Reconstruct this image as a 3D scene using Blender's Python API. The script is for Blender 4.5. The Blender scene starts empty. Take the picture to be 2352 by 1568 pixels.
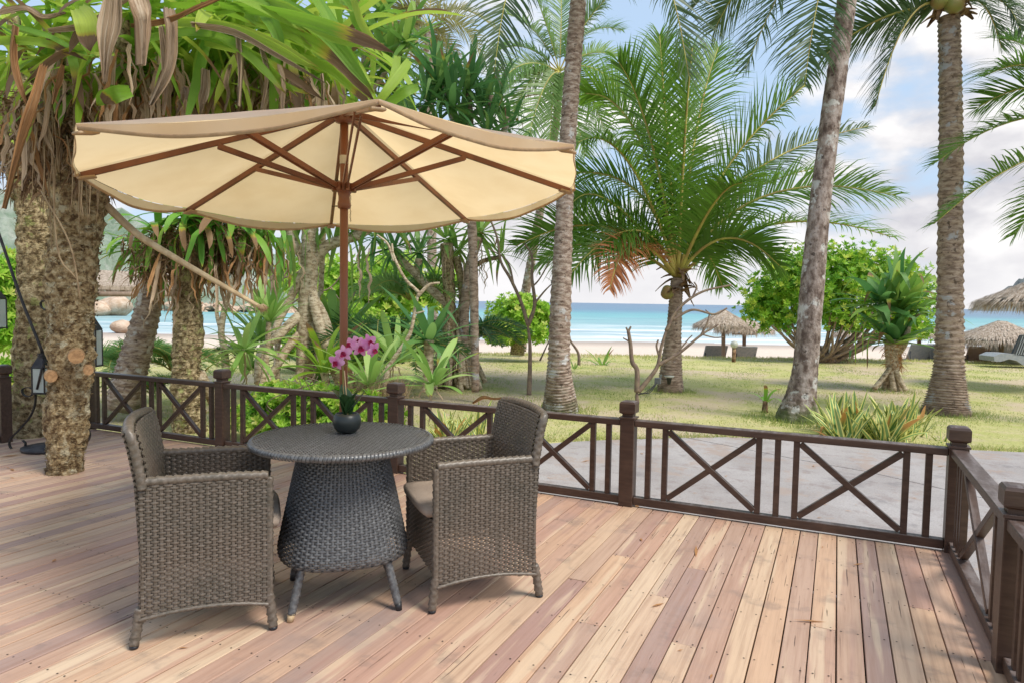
import bpy, bmesh, math, random
from math import sin, cos, pi, radians
from mathutils import Vector, Matrix, noise
sc = bpy.context.scene
random.seed(7)
rnd = random.random
def ru(a, b): return a + (b - a) * random.random()

# ------------------------------------------------------------------ camera
FPX, PITCH, ROLL, YAW = 1591.103, radians(3.27), radians(.949), radians(-25.141)
CAM = Vector((-.607, -4.615, 1.40))
FW = Vector((sin(YAW) * cos(PITCH), cos(YAW) * cos(PITCH), -sin(PITCH)))
_r = Vector((cos(YAW), -sin(YAW), 0)); _u = _r.cross(FW)
RT = _r * cos(ROLL) + _u * sin(ROLL); UP = -_r * sin(ROLL) + _u * cos(ROLL)
cd = bpy.data.cameras.new('camera'); co = bpy.data.objects.new('camera', cd)
sc.collection.objects.link(co)
m = Matrix((RT, UP, -FW)).transposed().to_4x4(); m.translation = CAM
co.matrix_world = m
cd.sensor_width = 36; cd.lens = FPX / 2352 * 36; cd.clip_start = .05; cd.clip_end = 60000
sc.camera = co
# ------------------------------------------------------------------ sky, sun, exposure
SUN_EL, SUN_AZ = radians(55), radians(98)      # azimuth from +Y towards +X
w = bpy.data.worlds.new('World'); sc.world = w; w.use_nodes = True
nt = w.node_tree; nt.nodes.clear(); N = nt.nodes.new; LK = nt.links.new
wo = N('ShaderNodeOutputWorld'); bg = N('ShaderNodeBackground'); bg.inputs[1].default_value = .087
sky = N('ShaderNodeTexSky'); sky.sky_type = 'NISHITA'; sky.sun_disc = False
sky.sun_elevation = SUN_EL; sky.sun_rotation = SUN_AZ; sky.air_density = 1.0; sky.dust_density = 2.0
tc = N('ShaderNodeTexCoord'); sep = N('ShaderNodeSeparateXYZ'); LK(tc.outputs['Generated'], sep.inputs[0])
def wn(scale, stretch, detail, off):
    mp = N('ShaderNodeMapping'); mp.inputs['Scale'].default_value = (scale, scale, scale * stretch)
    mp.inputs['Location'].default_value = off
    LK(tc.outputs['Generated'], mp.inputs[0])
    n = N('ShaderNodeTexNoise'); n.inputs['Scale'].default_value = 1; n.inputs['Detail'].default_value = detail
    n.inputs['Roughness'].default_value = .5
    LK(mp.outputs[0], n.inputs['Vector']); return n.outputs['Fac']
def wm(op, a, b=None, c=None, clamp=False):
    n = N('ShaderNodeMath'); n.operation = op; n.use_clamp = clamp
    for i, x in enumerate((a, b, c)):
        if x is None: continue
        if isinstance(x, (int, float)): n.inputs[i].default_value = x
        else: LK(x, n.inputs[i])
    return n.outputs[0]
def wmr(x, a, b, c=0., d=1.):
    n = N('ShaderNodeMapRange'); n.interpolation_type = 'SMOOTHSTEP'
    LK(x, n.inputs[0])
    for i, q in enumerate((a, b, c, d)): n.inputs[i + 1].default_value = q
    return n.outputs[0]
def wmix(f, a, b):
    n = N('ShaderNodeMix'); n.data_type = 'RGBA'
    for i, x in ((0, f), (6, a), (7, b)):
        if isinstance(x, (int, float)): n.inputs[i].default_value = x
        elif isinstance(x, tuple): n.inputs[i].default_value = (*x, 1)
        else: LK(x, n.inputs[i])
    return n.outputs[2]
el = sep.outputs['Z']
big = wn(2.2, 2.6, 6, (3.1, .4, 1.2)); puff = wn(5.5, 2.2, 7, (1.3, 7.7, .6)); fine = wn(13, 1.6, 6, (2, 4, 9))
cover = wm('ADD', wm('MULTIPLY', big, .5), wm('MULTIPLY', puff, .5))
cover = wm('SUBTRACT', cover, wmr(el, .02, .42, -.10, .075))
mask = wmr(cover, .475, .575)
lum = wm('ADD', wm('MULTIPLY', puff, .8), wm('MULTIPLY', fine, .4))
cloudc = wmix(wmr(lum, .46, .76), (2.75, 2.72, 2.95), (4.8, 4.7, 4.65))
skyc = wmix(.82, sky.outputs[0], (2.35, 3.1, 4.05))
base = wmix(mask, skyc, cloudc)
base = wmix(wmr(el, -.02, .13, .85, 0), base, (3.95, 3.9, 3.98))
LK(base, bg.inputs[0]); LK(bg.outputs[0], wo.inputs[0])
sd = bpy.data.lights.new('sun', 'SUN'); so = bpy.data.objects.new('sun', sd); sc.collection.objects.link(so)
sd.energy = 1.4; sd.angle = radians(20); sd.color = (1, .94, .84)
sdir = Vector((sin(SUN_AZ) * cos(SUN_EL), cos(SUN_AZ) * cos(SUN_EL), sin(SUN_EL)))
so.rotation_euler = sdir.to_track_quat('Z', 'Y').to_euler(); so.location = (6, 4, 12)
sc.view_settings.view_transform = 'Standard'; sc.view_settings.look = 'None'
sc.view_settings.exposure = 1.45; sc.view_settings.gamma = 1; sc.view_settings.use_curve_mapping = False
sc.render.engine = 'CYCLES'
sc.cycles.max_bounces = 8; sc.cycles.transparent_max_bounces = 6; sc.cycles.diffuse_bounces = 6

# ------------------------------------------------------------------ helpers
def DP(u, v, d): return CAM + (FW + RT * ((u - 1176) / FPX) + UP * ((784 - v) / FPX)) * d
def G(u, v, z=-.4):
    d = FW + RT * ((u - 1176) / FPX) + UP * ((784 - v) / FPX)
    return CAM + d * ((z - CAM.z) / d.z)
def depth(p): return (Vector(p) - CAM).dot(FW)
def PX(p):
    d = Vector(p) - CAM; z = d.dot(FW)
    return (1176 + FPX * d.dot(RT) / z, 784 - FPX * d.dot(UP) / z, z)
NH = Vector((sin(YAW), cos(YAW), 0)); TH = Vector((cos(YAW), -sin(YAW), 0))
def shore(x, y): return (x - CAM.x) * NH.x + (y - CAM.y) * NH.y
def sm(a, b, x):
    t = max(0, min(1, (x - a) / (b - a))); return t * t * (3 - 2 * t)
def slab_y(x):
    if x < -4.6: return .3
    return 3.55 + (x + 4.1) * .72 if x < -1.9 else 5.13 + (x + 1.9) * .27
def tz(x, y):
    s = shore(x, y)
    n = noise.noise(Vector((x * .35, y * .35, 0))) * .03 + noise.noise(Vector((x * 1.7, y * 1.7, 3))) * .012
    k = sm(23.9, 28.2, s)
    z = -.4 + n * sm(.1, 2.5, y - slab_y(x)) * (1 - k)
    z -= k * 1.0 + sm(30, 58, s) * .5 + sm(58, 90, s) * 1.0
    return z
ROOTPOS = {}
class MB:
    def __init__(s): s.v = []; s.f = []; s.mi = []; s.lc = []
    def add(s, vs, fs, mi=0, lc=None):
        o = len(s.v); s.v.extend([tuple(p) for p in vs])
        s.f.extend([tuple(i + o for i in f) for f in fs]); s.mi.extend([mi] * len(fs))
        s.lc.extend(lc if lc else [(0, 0, 0)] * len(vs)); return s
    def mesh(s, name, mats, origin=(0, 0, 0), smooth=True, bevel=0):
        ox, oy, oz = origin
        me = bpy.data.meshes.new(name)
        me.from_pydata([(a - ox, b - oy, c - oz) for a, b, c in s.v], [], s.f)
        if not isinstance(mats, (list, tuple)): mats = [mats]
        for q in mats: me.materials.append(q)
        me.polygons.foreach_set('material_index', s.mi)
        if any(l != (0, 0, 0) for l in s.lc[:40]):
            at = me.attributes.new('lc', 'FLOAT_VECTOR', 'POINT')
            at.data.foreach_set('vector', [c for l in s.lc for c in l])
        if bevel:
            bm = bmesh.new(); bm.from_mesh(me)
            bmesh.ops.bevel(bm, geom=bm.edges[:] + bm.verts[:], offset=bevel, segments=1, affect='EDGES', profile=.5)
            bm.to_mesh(me); bm.free()
        elif smooth: me.polygons.foreach_set('use_smooth', [True] * len(me.polygons))
        me.update(); return me
    def build(s, name, mats, parent=None, smooth=True, bevel=0, kind=None):
        org = ROOTPOS[parent.name] if parent is not None else (0, 0, 0)
        me = s.mesh(name, mats, org, smooth, bevel)
        o = bpy.data.objects.new(name, me); sc.collection.objects.link(o)
        if parent is not None: o.parent = parent; ROOTPOS[o.name] = org
        else: ROOTPOS[o.name] = (0, 0, 0)
        if kind: o['kind'] = kind
        return o
    # primitives
    def box(s, a, b, mi=0):
        x0, y0, z0 = a; x1, y1, z1 = b
        return s.add([(x0, y0, z0), (x1, y0, z0), (x1, y1, z0), (x0, y1, z0), (x0, y0, z1), (x1, y0, z1), (x1, y1, z1), (x0, y1, z1)],
                     [(0, 3, 2, 1), (4, 5, 6, 7), (0, 1, 5, 4), (1, 2, 6, 5), (2, 3, 7, 6), (3, 0, 4, 7)], mi)
    def beam(s, p, q, wd, ht, up=(0, 0, 1), mi=0):
        p = Vector(p); q = Vector(q); t = (q - p).normalized(); a = t.cross(Vector(up)).normalized(); b = a.cross(t)
        vs = []
        for c in (p, q):
            for i, j in ((-1, -1), (1, -1), (1, 1), (-1, 1)): vs.append(c + a * (i * wd / 2) + b * (j * ht / 2))
        return s.add(vs, [(0, 1, 2, 3), (7, 6, 5, 4), (0, 4, 5, 1), (1, 5, 6, 2), (2, 6, 7, 3), (3, 7, 4, 0)], mi)
    def tube(s, pts, rad, n=8, mi=0, cap=True, jit=None, lc=False):
        pts = [Vector(p) for p in pts]; k = len(pts)
        if isinstance(rad, (int, float)): rad = [rad] * k
        t0 = (pts[1] - pts[0]).normalized(); ref = Vector((0, 0, 1)) if abs(t0.z) < .9 else Vector((1, 0, 0))
        a = t0.cross(ref).normalized(); vs = []; l = []
        for i, p in enumerate(pts):
            t = (pts[min(i + 1, k - 1)] - pts[max(i - 1, 0)]).normalized()
            a = (a - t * a.dot(t)).normalized(); b = t.cross(a)
            for j in range(n):
                th = 2 * pi * j / n; r = rad[i]
                if jit: r *= jit(i, th, p)
                vs.append(p + (a * cos(th) + b * sin(th)) * r); l.append((j / n, i / (k - 1), .5))
        fs = [(i * n + j, i * n + (j + 1) % n, (i + 1) * n + (j + 1) % n, (i + 1) * n + j) for i in range(k - 1) for j in range(n)]
        if cap: fs += [tuple(range(n - 1, -1, -1)), tuple((k - 1) * n + j for j in range(n))]
        return s.add(vs, fs, mi, l if lc else None)
    def lathe(s, c, prof, n=24, mi=0, cap=True, fn=None):
        cx, cy, cz = c; vs = []
        for r, z in prof:
            for j in range(n):
                th = 2 * pi * j / n; rr = r * (fn(th, z) if fn else 1)
                vs.append((cx + rr * cos(th), cy + rr * sin(th), cz + z))
        k = len(prof)
        fs = [(i * n + j, i * n + (j + 1) % n, (i + 1) * n + (j + 1) % n, (i + 1) * n + j) for i in range(k - 1) for j in range(n)]
        if cap: fs += [tuple(range(n - 1, -1, -1)), tuple((k - 1) * n + j for j in range(n))]
        return s.add(vs, fs, mi)
def props(o, label=None, cat=None, group=None, kind=None):
    if label: o['label'] = label
    if cat: o['category'] = cat
    if group: o['group'] = group
    if kind: o['kind'] = kind
    return o
def thing(name, loc, label, cat, group=None):
    o = bpy.data.objects.new(name, None); sc.collection.objects.link(o); o.location = loc
    o.empty_display_size = .1; ROOTPOS[o.name] = tuple(loc)
    return props(o, label, cat, group)
def inst(me, name, parent, M, kind=None):
    o = bpy.data.objects.new(name, me); sc.collection.objects.link(o); o.parent = parent
    org = ROOTPOS[parent.name]; M = M.copy(); M.translation = M.translation - Vector(org)
    o.matrix_local = M; ROOTPOS[o.name] = tuple(Vector(org) + M.translation)
    if kind: o['kind'] = kind
    return o
def spline(pts, n):
    "Catmull-Rom through points"
    pts = [Vector(p) for p in pts]; P = [pts[0] * 2 - pts[1]] + pts + [pts[-1] * 2 - pts[-2]]; out = []
    segs = len(pts) - 1
    for i in range(n + 1):
        x = i / n * segs; k = min(int(x), segs - 1); t = x - k
        a, b, c, d = P[k:k + 4]
        out.append(.5 * ((2 * b) + (c - a) * t + (2 * a - 5 * b + 4 * c - d) * t * t + (3 * b - a - 3 * c + d) * t ** 3))
    return out
def lerpl(v, t):
    x = t * (len(v) - 1); k = min(int(x), len(v) - 2); return v[k] + (v[k + 1] - v[k]) * (x - k)

# ------------------------------------------------------------------ materials
class NM:
    def __init__(s, name):
        s.m = bpy.data.materials.new(name); s.m.use_nodes = True; s.t = s.m.node_tree; s.t.nodes.clear()
        s.out = s.n('ShaderNodeOutputMaterial')
    def n(s, k, **kw):
        q = s.t.nodes.new(k)
        for a, b in kw.items(): setattr(q, a, b)
        return q
    def l(s, a, b): s.t.links.new(a, b)
    def inp(s, node, i, x):
        if x is None: return
        if isinstance(x, (int, float)): node.inputs[i].default_value = x
        elif isinstance(x, tuple):
            node.inputs[i].default_value = (*x, 1) if len(x) == 3 and node.inputs[i].type == 'RGBA' else x
        else: s.l(x, node.inputs[i])
    def math(s, op, a, b=None, c=None, clamp=False):
        q = s.n('ShaderNodeMath', operation=op, use_clamp=clamp)
        for i, x in enumerate((a, b, c)): s.inp(q, i, x)
        return q.outputs[0]
    def mr(s, x, a, b, c=0., d=1.):
        q = s.n('ShaderNodeMapRange'); q.interpolation_type = 'SMOOTHSTEP'
        for i, y in enumerate((x, a, b, c, d)): s.inp(q, i, y)
        return q.outputs[0]
    def mix(s, f, a, b, mode='MIX'):
        q = s.n('ShaderNodeMix', data_type='RGBA', blend_type=mode)
        s.inp(q, 0, f); s.inp(q, 6, a); s.inp(q, 7, b); return q.outputs[2]
    def pos(s, scale=(1, 1, 1), off=None, src='world'):
        if src == 'world': o = s.n('ShaderNodeNewGeometry').outputs['Position']
        elif src == 'lc':
            q = s.n('ShaderNodeAttribute'); q.attribute_name = 'lc'; o = q.outputs['Vector']
        else: o = s.n('ShaderNodeTexCoord').outputs['Object']
        mp = s.n('ShaderNodeMapping'); mp.inputs['Scale'].default_value = scale; s.l(o, mp.inputs[0])
        if off is not None: s.inp(mp, 1, off)
        return mp.outputs[0]
    def noise(s, vec, scale, detail=4, rough=.55, col=False):
        q = s.n('ShaderNodeTexNoise'); s.l(vec, q.inputs['Vector']); q.inputs['Scale'].default_value = scale
        q.inputs['Detail'].default_value = detail; q.inputs['Roughness'].default_value = rough
        return q.outputs['Color' if col else 'Fac']
    def ramp(s, x, stops):
        q = s.n('ShaderNodeValToRGB'); e = q.color_ramp.elements
        while len(e) < len(stops): e.new(.5)
        for i, (p, c) in enumerate(stops): e[i].position = p; e[i].color = (*c, 1)
        s.l(x, q.inputs[0]); return q.outputs[0]
    def rand(s): return s.n('ShaderNodeObjectInfo').outputs['Random']
    def bump(s, h, dist, strength=1.):
        q = s.n('ShaderNodeBump'); q.inputs['Distance'].default_value = dist; q.inputs['Strength'].default_value = strength
        s.l(h, q.inputs['Height']); return q.outputs[0]
    def fin(s, col, rough=.6, nrm=None, spec=.4, transl=0, tcol=None, metal=0):
        b = s.n('ShaderNodeBsdfPrincipled'); s.inp(b, 'Base Color', col); s.inp(b, 'Roughness', rough)
        b.inputs['Specular IOR Level'].default_value = spec; b.inputs['Metallic'].default_value = metal
        if nrm is not None: s.l(nrm, b.inputs['Normal'])
        o = b.outputs[0]
        if transl:
            t = s.n('ShaderNodeBsdfTranslucent'); s.inp(t, 0, tcol if tcol is not None else col)
            x = s.n('ShaderNodeMixShader'); x.inputs[0].default_value = transl; s.l(o, x.inputs[1]); s.l(t.outputs[0], x.inputs[2]); o = x.outputs[0]
        s.l(o, s.out.inputs[0]); return s.m
def mk(name, c1, c2, scale=6, rough=.6, bump=0, bscale=None, spec=.4, src='world', stretch=(1, 1, 1), lo=.35, hi=.65, transl=0, tcol=None, metal=0, detail=5, rv=0):
    a = NM(name); p = a.pos(stretch, src=src); f = a.noise(p, scale, detail)
    col = a.mix(a.mr(f, lo, hi), c1, c2)
    if rv:
        col = a.mix(a.math('MULTIPLY', a.rand(), rv), col, (0, 0, 0))
    nr = a.bump(a.noise(p, bscale or scale * 4, 5), bump) if bump else None
    return a.fin(col, rough, nr, spec, transl, tcol, metal)

def kc(c, k=1.22): return tuple(min(.66, x * k) for x in c)
def leafmat(name, g1, g2, g3, tip=(.20, .10, .03), edge=(.45, .38, .05), tipamt=.5, transl=.45, rough=.5, spots=.0, stripe=.7):
    """strap leaf: lc = (across, along, random)"""
    a = NM(name); q = a.n('ShaderNodeAttribute'); q.attribute_name = 'lc'; sp = a.n('ShaderNodeSeparateXYZ'); a.l(q.outputs['Vector'], sp.inputs[0])
    r = a.rand(); u, v = sp.outputs['X'], sp.outputs['Y']
    base = a.ramp(r, [(0, kc(g1)), (.5, kc(g2)), (1, kc(g3))])
    mp = a.n('ShaderNodeMapping'); mp.inputs['Scale'].default_value = (14, .7, 1); a.l(q.outputs['Vector'], mp.inputs[0])
    off = a.n('ShaderNodeCombineXYZ'); a.l(a.math('MULTIPLY', r, 37.), off.inputs[0]); a.l(a.math('MULTIPLY', r, 91.), off.inputs[1]); a.l(off.outputs[0], mp.inputs[1])
    st = a.noise(mp.outputs[0], 1.6, 5, .6)
    col = a.mix(a.mr(st, .3, .7, 0, stripe), base, a.mix(.5, base, (.28, .34, .08)), 'MIX')
    bl = a.noise(mp.outputs[0], .7, 4)
    r2 = a.math('FRACT', a.math('MULTIPLY', r, 7.31))
    th = a.math('SUBTRACT', 1.02, a.math('MULTIPLY', a.mr(r2, 1 - tipamt, 1.0), .45))
    vv = a.math('ADD', v, a.math('MULTIPLY', a.math('SUBTRACT', bl, .5), .22))
    d = a.math('SUBTRACT', vv, th)
    col = a.mix(a.mr(d, -.10, .0), col, edge)
    col = a.mix(a.mr(d, -.015, .03), col, a.mix(bl, tip, (.30, .20, .11)))
    return a.fin(col, rough, a.bump(st, .004), .5, transl, None)
def variegmat():
    a = NM('variegated_sword_leaf'); q = a.n('ShaderNodeAttribute'); q.attribute_name = 'lc'; sp = a.n('ShaderNodeSeparateXYZ'); a.l(q.outputs['Vector'], sp.inputs[0])
    e = a.math('ABSOLUTE', a.math('SUBTRACT', sp.outputs['X'], .5)); col = a.ramp(a.rand(), [(0, (.09, .20, .06)), (.5, (.15, .28, .08)), (1, (.22, .33, .10))])
    col = a.mix(a.mr(e, .22, .30), col, (.70, .66, .20)); r2 = a.math('FRACT', a.math('MULTIPLY', a.rand(), 9.7))
    col = a.mix(a.math('MULTIPLY', a.mr(r2, .86, .9), a.mr(sp.outputs['Y'], .3, .7)), col, (.55, .28, .08))
    return a.fin(col, .45, None, .45, .2)
def deadmat(name, c1, c2, c3, transl=.3):
    a = NM(name); q = a.n('ShaderNodeAttribute'); q.attribute_name = 'lc'
    mp = a.n('ShaderNodeMapping'); mp.inputs['Scale'].default_value = (10, .6, 1); a.l(q.outputs['Vector'], mp.inputs[0])
    off = a.n('ShaderNodeCombineXYZ'); a.l(a.math('MULTIPLY', a.rand(), 37.), off.inputs[0]); a.l(off.outputs[0], mp.inputs[1])
    st = a.noise(mp.outputs[0], 1.6, 6, .65)
    col = a.ramp(a.mr(st, .2, .8), [(0, c1), (.5, c2), (1, c3)])
    return a.fin(col, .75, a.bump(st, .01), .2, transl)

M = {}
M['pan_green'] = leafmat('pandanus_leaf', (.10, .25, .05), (.17, .34, .06), (.30, .44, .09), tipamt=.35)
M['pan_dark'] = leafmat('pandanus_dark_leaf', (.05, .17, .05), (.09, .24, .07), (.19, .34, .09), tipamt=.2, stripe=.3)
M['lush'] = leafmat('lush_strap_leaf', (.13, .31, .02), (.26, .43, .03), (.44, .54, .08), tip=(.12, .05, .03), tipamt=.55, transl=.5)
M['nest'] = leafmat('nest_strap_leaf', (.06, .26, .02), (.13, .36, .03), (.28, .46, .05), tip=(.28, .13, .04), edge=(.5, .36, .04), tipamt=.6, transl=.38)
M['crinum'] = leafmat('crinum_leaf', (.15, .31, .06), (.24, .42, .09), (.38, .52, .17), tipamt=.10, transl=.4)
M['varieg'] = leafmat('variegated_leaf', (.10, .22, .05), (.14, .28, .06), (.2, .3, .08), tip=(.3, .12, .04), tipamt=.2, transl=.25)
M['varieg'] = variegmat()
M['dead'] = deadmat('dead_leaf', (.26, .15, .09), (.56, .41, .28), (.84, .72, .56))
M['dead_rust'] = deadmat('rust_dead_leaf', (.22, .09, .035), (.48, .25, .11), (.60, .42, .24))
def frondmat(name, c1, c2, c3, transl=.48):
    a = NM(name); q = a.n('ShaderNodeAttribute'); q.attribute_name = 'lc'; sp = a.n('ShaderNodeSeparateXYZ'); a.l(q.outputs['Vector'], sp.inputs[0])
    f = a.math('ADD', a.math('MULTIPLY', sp.outputs['Z'], .7), a.math('MULTIPLY', a.rand(), .3))
    col = a.ramp(f, [(0, kc(c1)), (.5, kc(c2, 1.3)), (1, kc(c3, 1.3))])
    col = a.mix(a.mr(sp.outputs['Y'], .75, 1.05, 0, .6), col, (.32, .24, .09))
    return a.fin(col, .42, None, .5, transl)
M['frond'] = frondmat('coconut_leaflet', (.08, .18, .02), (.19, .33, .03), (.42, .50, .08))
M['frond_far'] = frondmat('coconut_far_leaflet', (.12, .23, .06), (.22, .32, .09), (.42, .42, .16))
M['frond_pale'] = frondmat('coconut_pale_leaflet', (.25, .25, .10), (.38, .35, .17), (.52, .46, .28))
M['frond_dead'] = frondmat('coconut_dead_leaflet', (.42, .16, .06), (.58, .28, .12), (.62, .42, .20), .2)
M['frond_dark'] = frondmat('coconut_dark_leaflet', (.06, .11, .04), (.12, .18, .05), (.27, .25, .11))  # darker, browner greens than the main leaflet
M['rachis'] = mk('frond_midrib', (.50, .46, .10), (.38, .27, .08), 3, .5)
M['husk'] = mk('palm_fibre', (.14, .08, .045), (.38, .25, .15), 9, .9, .02, 40, .1)
def barkmat(name, c1, c2, c3, lich, s=9, lich_amt=.62, st=(1, 1, 1), moss=None, bump=.02):
    a = NM(name); p = a.pos(st); f = a.noise(p, s, 8, .65); g = a.noise(a.pos((1, 1, 1), (5, 3, 1)), s * .45, 6, .6)
    col = a.ramp(a.mr(f, .34, .66), [(0, c1), (.5, c2), (1, c3)])
    col = a.mix(a.mr(g, lich_amt, lich_amt + .07), col, lich)
    h = a.noise(a.pos((1, 1, 1), (9, 1, 4)), s * 1.6, 6, .6)
    col = a.mix(a.mr(h, .60, .66, 0, .75), col, tuple(x * .35 for x in c1))
    if moss:
        z = a.n('ShaderNodeSeparateXYZ'); a.l(a.n('ShaderNodeNewGeometry').outputs['Position'], z.inputs[0])
        k = a.math('ADD', z.outputs['Z'], a.math('MULTIPLY', a.math('SUBTRACT', g, .5), 1.1))
        col = a.mix(a.mr(k, -.45, .05, .85, 0), col, moss)
    return a.fin(col, .85, a.bump(a.noise(p, s * 3, 6, .7), bump), .2)
M['bark_flaky'] = barkmat('flaky_bark', (.17, .10, .05), (.52, .37, .19), (.82, .66, .40), (.86, .76, .52), 20, .57, bump=.06)
M['bark_mossy'] = barkmat('mossy_bark', (.15, .10, .05), (.44, .33, .18), (.70, .57, .34), (.50, .50, .20), 20, .57, bump=.04)
M['bark_palm'] = barkmat('ringed_palm_bark', (.18, .12, .09), (.36, .27, .21), (.52, .43, .36), (.58, .56, .54), 8, .58, (1, 1, 3), (.10, .11, .05))
M['bark_brown'] = barkmat('ringed_brown_bark', (.20, .14, .10), (.37, .27, .20), (.50, .39, .30), (.46, .45, .45), 7, .58, (1, 1, 3), None)
M['bark_grey'] = barkmat('lichen_grey_bark', (.11, .075, .06), (.27, .21, .175), (.42, .35, .31), (.54, .52, .48), 9, .56, (1, 1, .6), (.08, .13, .03))
M['bark_tan'] = barkmat('pandanus_bark', (.28, .20, .12), (.54, .43, .29), (.70, .60, .44), (.62, .57, .46), 10, .64, (1, 1, 2.5))
M['twig'] = mk('bare_twig', (.30, .22, .15), (.20, .14, .11), 12, .8, .004)
M['root_string'] = mk('hanging_root', (.40, .29, .17), (.24, .16, .09), 9, .85)
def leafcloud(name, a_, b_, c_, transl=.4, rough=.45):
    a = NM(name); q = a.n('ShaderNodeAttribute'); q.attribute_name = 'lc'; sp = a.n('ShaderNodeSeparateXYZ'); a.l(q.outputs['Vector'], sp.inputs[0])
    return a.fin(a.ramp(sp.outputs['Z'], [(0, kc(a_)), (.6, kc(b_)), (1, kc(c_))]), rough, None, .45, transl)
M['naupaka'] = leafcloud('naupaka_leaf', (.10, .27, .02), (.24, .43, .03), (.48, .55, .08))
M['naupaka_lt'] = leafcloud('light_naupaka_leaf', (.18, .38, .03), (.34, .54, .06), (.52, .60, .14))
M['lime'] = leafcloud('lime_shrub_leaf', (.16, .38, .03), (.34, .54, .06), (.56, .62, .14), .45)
M['fern'] = frondmat('cycad_leaflet', (.12, .25, .07), (.24, .36, .10), (.46, .50, .18))
M['fern_dk'] = frondmat('dark_cycad_leaflet', (.05, .13, .04), (.09, .20, .06), (.20, .30, .10))
# deck wood
a = NM('deck_wood'); r = a.rand()
offv = a.n('ShaderNodeCombineXYZ'); a.l(a.math('MULTIPLY', r, 13.), offv.inputs[0]); a.l(a.math('MULTIPLY', r, 77.), offv.inputs[1])
p1 = a.pos((30, 1.1, 1), offv.outputs[0]); p2 = a.pos((9, .55, 1), offv.outputs[0]); p3 = a.pos((1, 1, 1))
base = a.ramp(r, [(0, (.66, .44, .27)), (.15, (.43, .27, .215)), (.28, (.68, .49, .31)), (.42, (.54, .37, .26)), (.55, (.41, .28, .225)), (.66, (.66, .44, .27)), (.78, (.52, .32, .23)), (.88, (.62, .42, .28)), (1, (.72, .56, .37))])
g = a.noise(p1, 1.5, 7, .65); g2 = a.noise(p2, 1.2, 4, .5); st = a.noise(p3, 1.1, 5, .6); st2 = a.noise(p3, 5.5, 5, .6)
col = a.mix(a.mr(g, .38, .72, 0, .45), base, (.30, .16, .10))
col = a.mix(a.mr(g2, .56, .64, 0, .55), col, (.74, .58, .38))
col = a.mix(a.mr(g2, .30, .40, .45, 0), col, (.38, .21, .17))
col = a.mix(a.mr(st, .52, .70, 0, .5), col, (.27, .22, .20))
col = a.mix(a.mr(st2, .55, .70, 0, .4), col, (.22, .17, .14))
ck = a.noise(a.pos((95, 2.4, 1), offv.outputs[0]), 1.0, 3, .5)
crk = a.math('MULTIPLY', a.mr(ck, .66, .70), a.mr(g2, .40, .55))
col = a.mix(a.math('MULTIPLY', crk, .7), col, (.07, .04, .03))
h = a.math('SUBTRACT', a.math('MULTIPLY', g, .5), crk)
col = a.mix(1, col, (.90, .885, .93), 'MULTIPLY')
M['deck'] = a.fin(col, a.mr(st, .3, .7, .42, .62), a.bump(h, .0025), .35)
M['nail'] = mk('nail_head', (.03, .022, .018), (.07, .045, .03), 30, .6)
# stained rail wood
a = NM('rail_wood'); pz = a.pos((1, 1, 1)); g = a.noise(a.pos((3, 22, 22)), 2.2, 5); st = a.noise(pz, 4, 5)
col = a.mix(a.mr(g, .3, .75), (.050, .026, .018), (.082, .046, .032))
col = a.mix(a.mr(st, .55, .75, 0, .5), col, (.13, .075, .05))
nz = a.n('ShaderNodeSeparateXYZ'); a.l(a.n('ShaderNodeNewGeometry').outputs['Normal'], nz.inputs[0])
top_tone = a.math('MULTIPLY', a.mr(nz.outputs['Z'], .6, .95), a.mr(a.noise(a.pos((9, 2, 1)), 2.5, 6, .7), .42, .62, .15, .75))  # upward faces turn paler and greyer in noisy patches
col = a.mix(top_tone, col, (.20, .165, .155))
M['rail'] = a.fin(col, .42, a.bump(g, .0015), .45)
M['umb_wood'] = mk('varnished_umbrella_wood', (.22, .075, .03), (.13, .042, .02), 5, .38, .001, 60, .5, stretch=(1, 1, .2))
a = NM('canvas'); f = a.noise(a.pos(), 3.4, 7); wv = a.noise(a.pos((1, 1, 1)), 320, 2)
M['canvas'] = a.fin(a.mix(a.mr(f, .35, .72), (.57, .51, .44), (.51, .45, .38)), .85, a.bump(wv, .0006), .15, .6, a.mix(a.mr(f, .35, .72), (.93, .69, .38), (.87, .62, .32)))
M['hem'] = mk('canvas_hem', (.55, .40, .25), (.42, .31, .2), 30, .9, transl=.3, tcol=(.7, .45, .22))
a = NM('wicker'); f = a.noise(a.pos(), 3.5, 4); f2 = a.noise(a.pos(), 60, 3)
col = a.mix(a.mr(f, .35, .65), (.132, .104, .080), (.092, .080, .063)); col = a.mix(a.mr(f2, .4, .7, 0, .6), col, (.21, .175, .145))
M['wicker'] = a.fin(col, .40, None, .5)
a = NM('wicker_slate'); f2 = a.noise(a.pos(), 60, 3); f = a.noise(a.pos(), 3, 4)
col = a.mix(a.mr(f2, .35, .7), (.075, .076, .080), (.145, .147, .15)); col = a.mix(a.mr(f, .55, .7, 0, .4), col, (.10, .085, .05))
M['wicker_slate'] = a.fin(col, .33, None, .55)
M['wicker_core'] = mk('wicker_core', (.022, .019, .017), (.03, .026, .022), 8, .7)
M['cushion'] = mk('taupe_cushion', (.36, .29, .235), (.30, .24, .195), 9, .9, .0015, 300, .1)
M['pot'] = mk('black_bowl', (.012, .018, .019), (.018, .024, .024), 5, .38, spec=.5)
M['iron'] = mk('wrought_iron', (.035, .032, .035), (.07, .062, .06), 14, .5, .001, 60, metal=.5)
M['lantern_glass'] = mk('frosted_lantern_glass', (.66, .72, .68), (.76, .80, .76), 4, .35, transl=.4, tcol=(.8, .85, .8))
M['thatch'] = mk('thatch', (.30, .23, .17), (.54, .44, .35), 14, .95, .03, 60, .1, stretch=(1, 1, .25))
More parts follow.
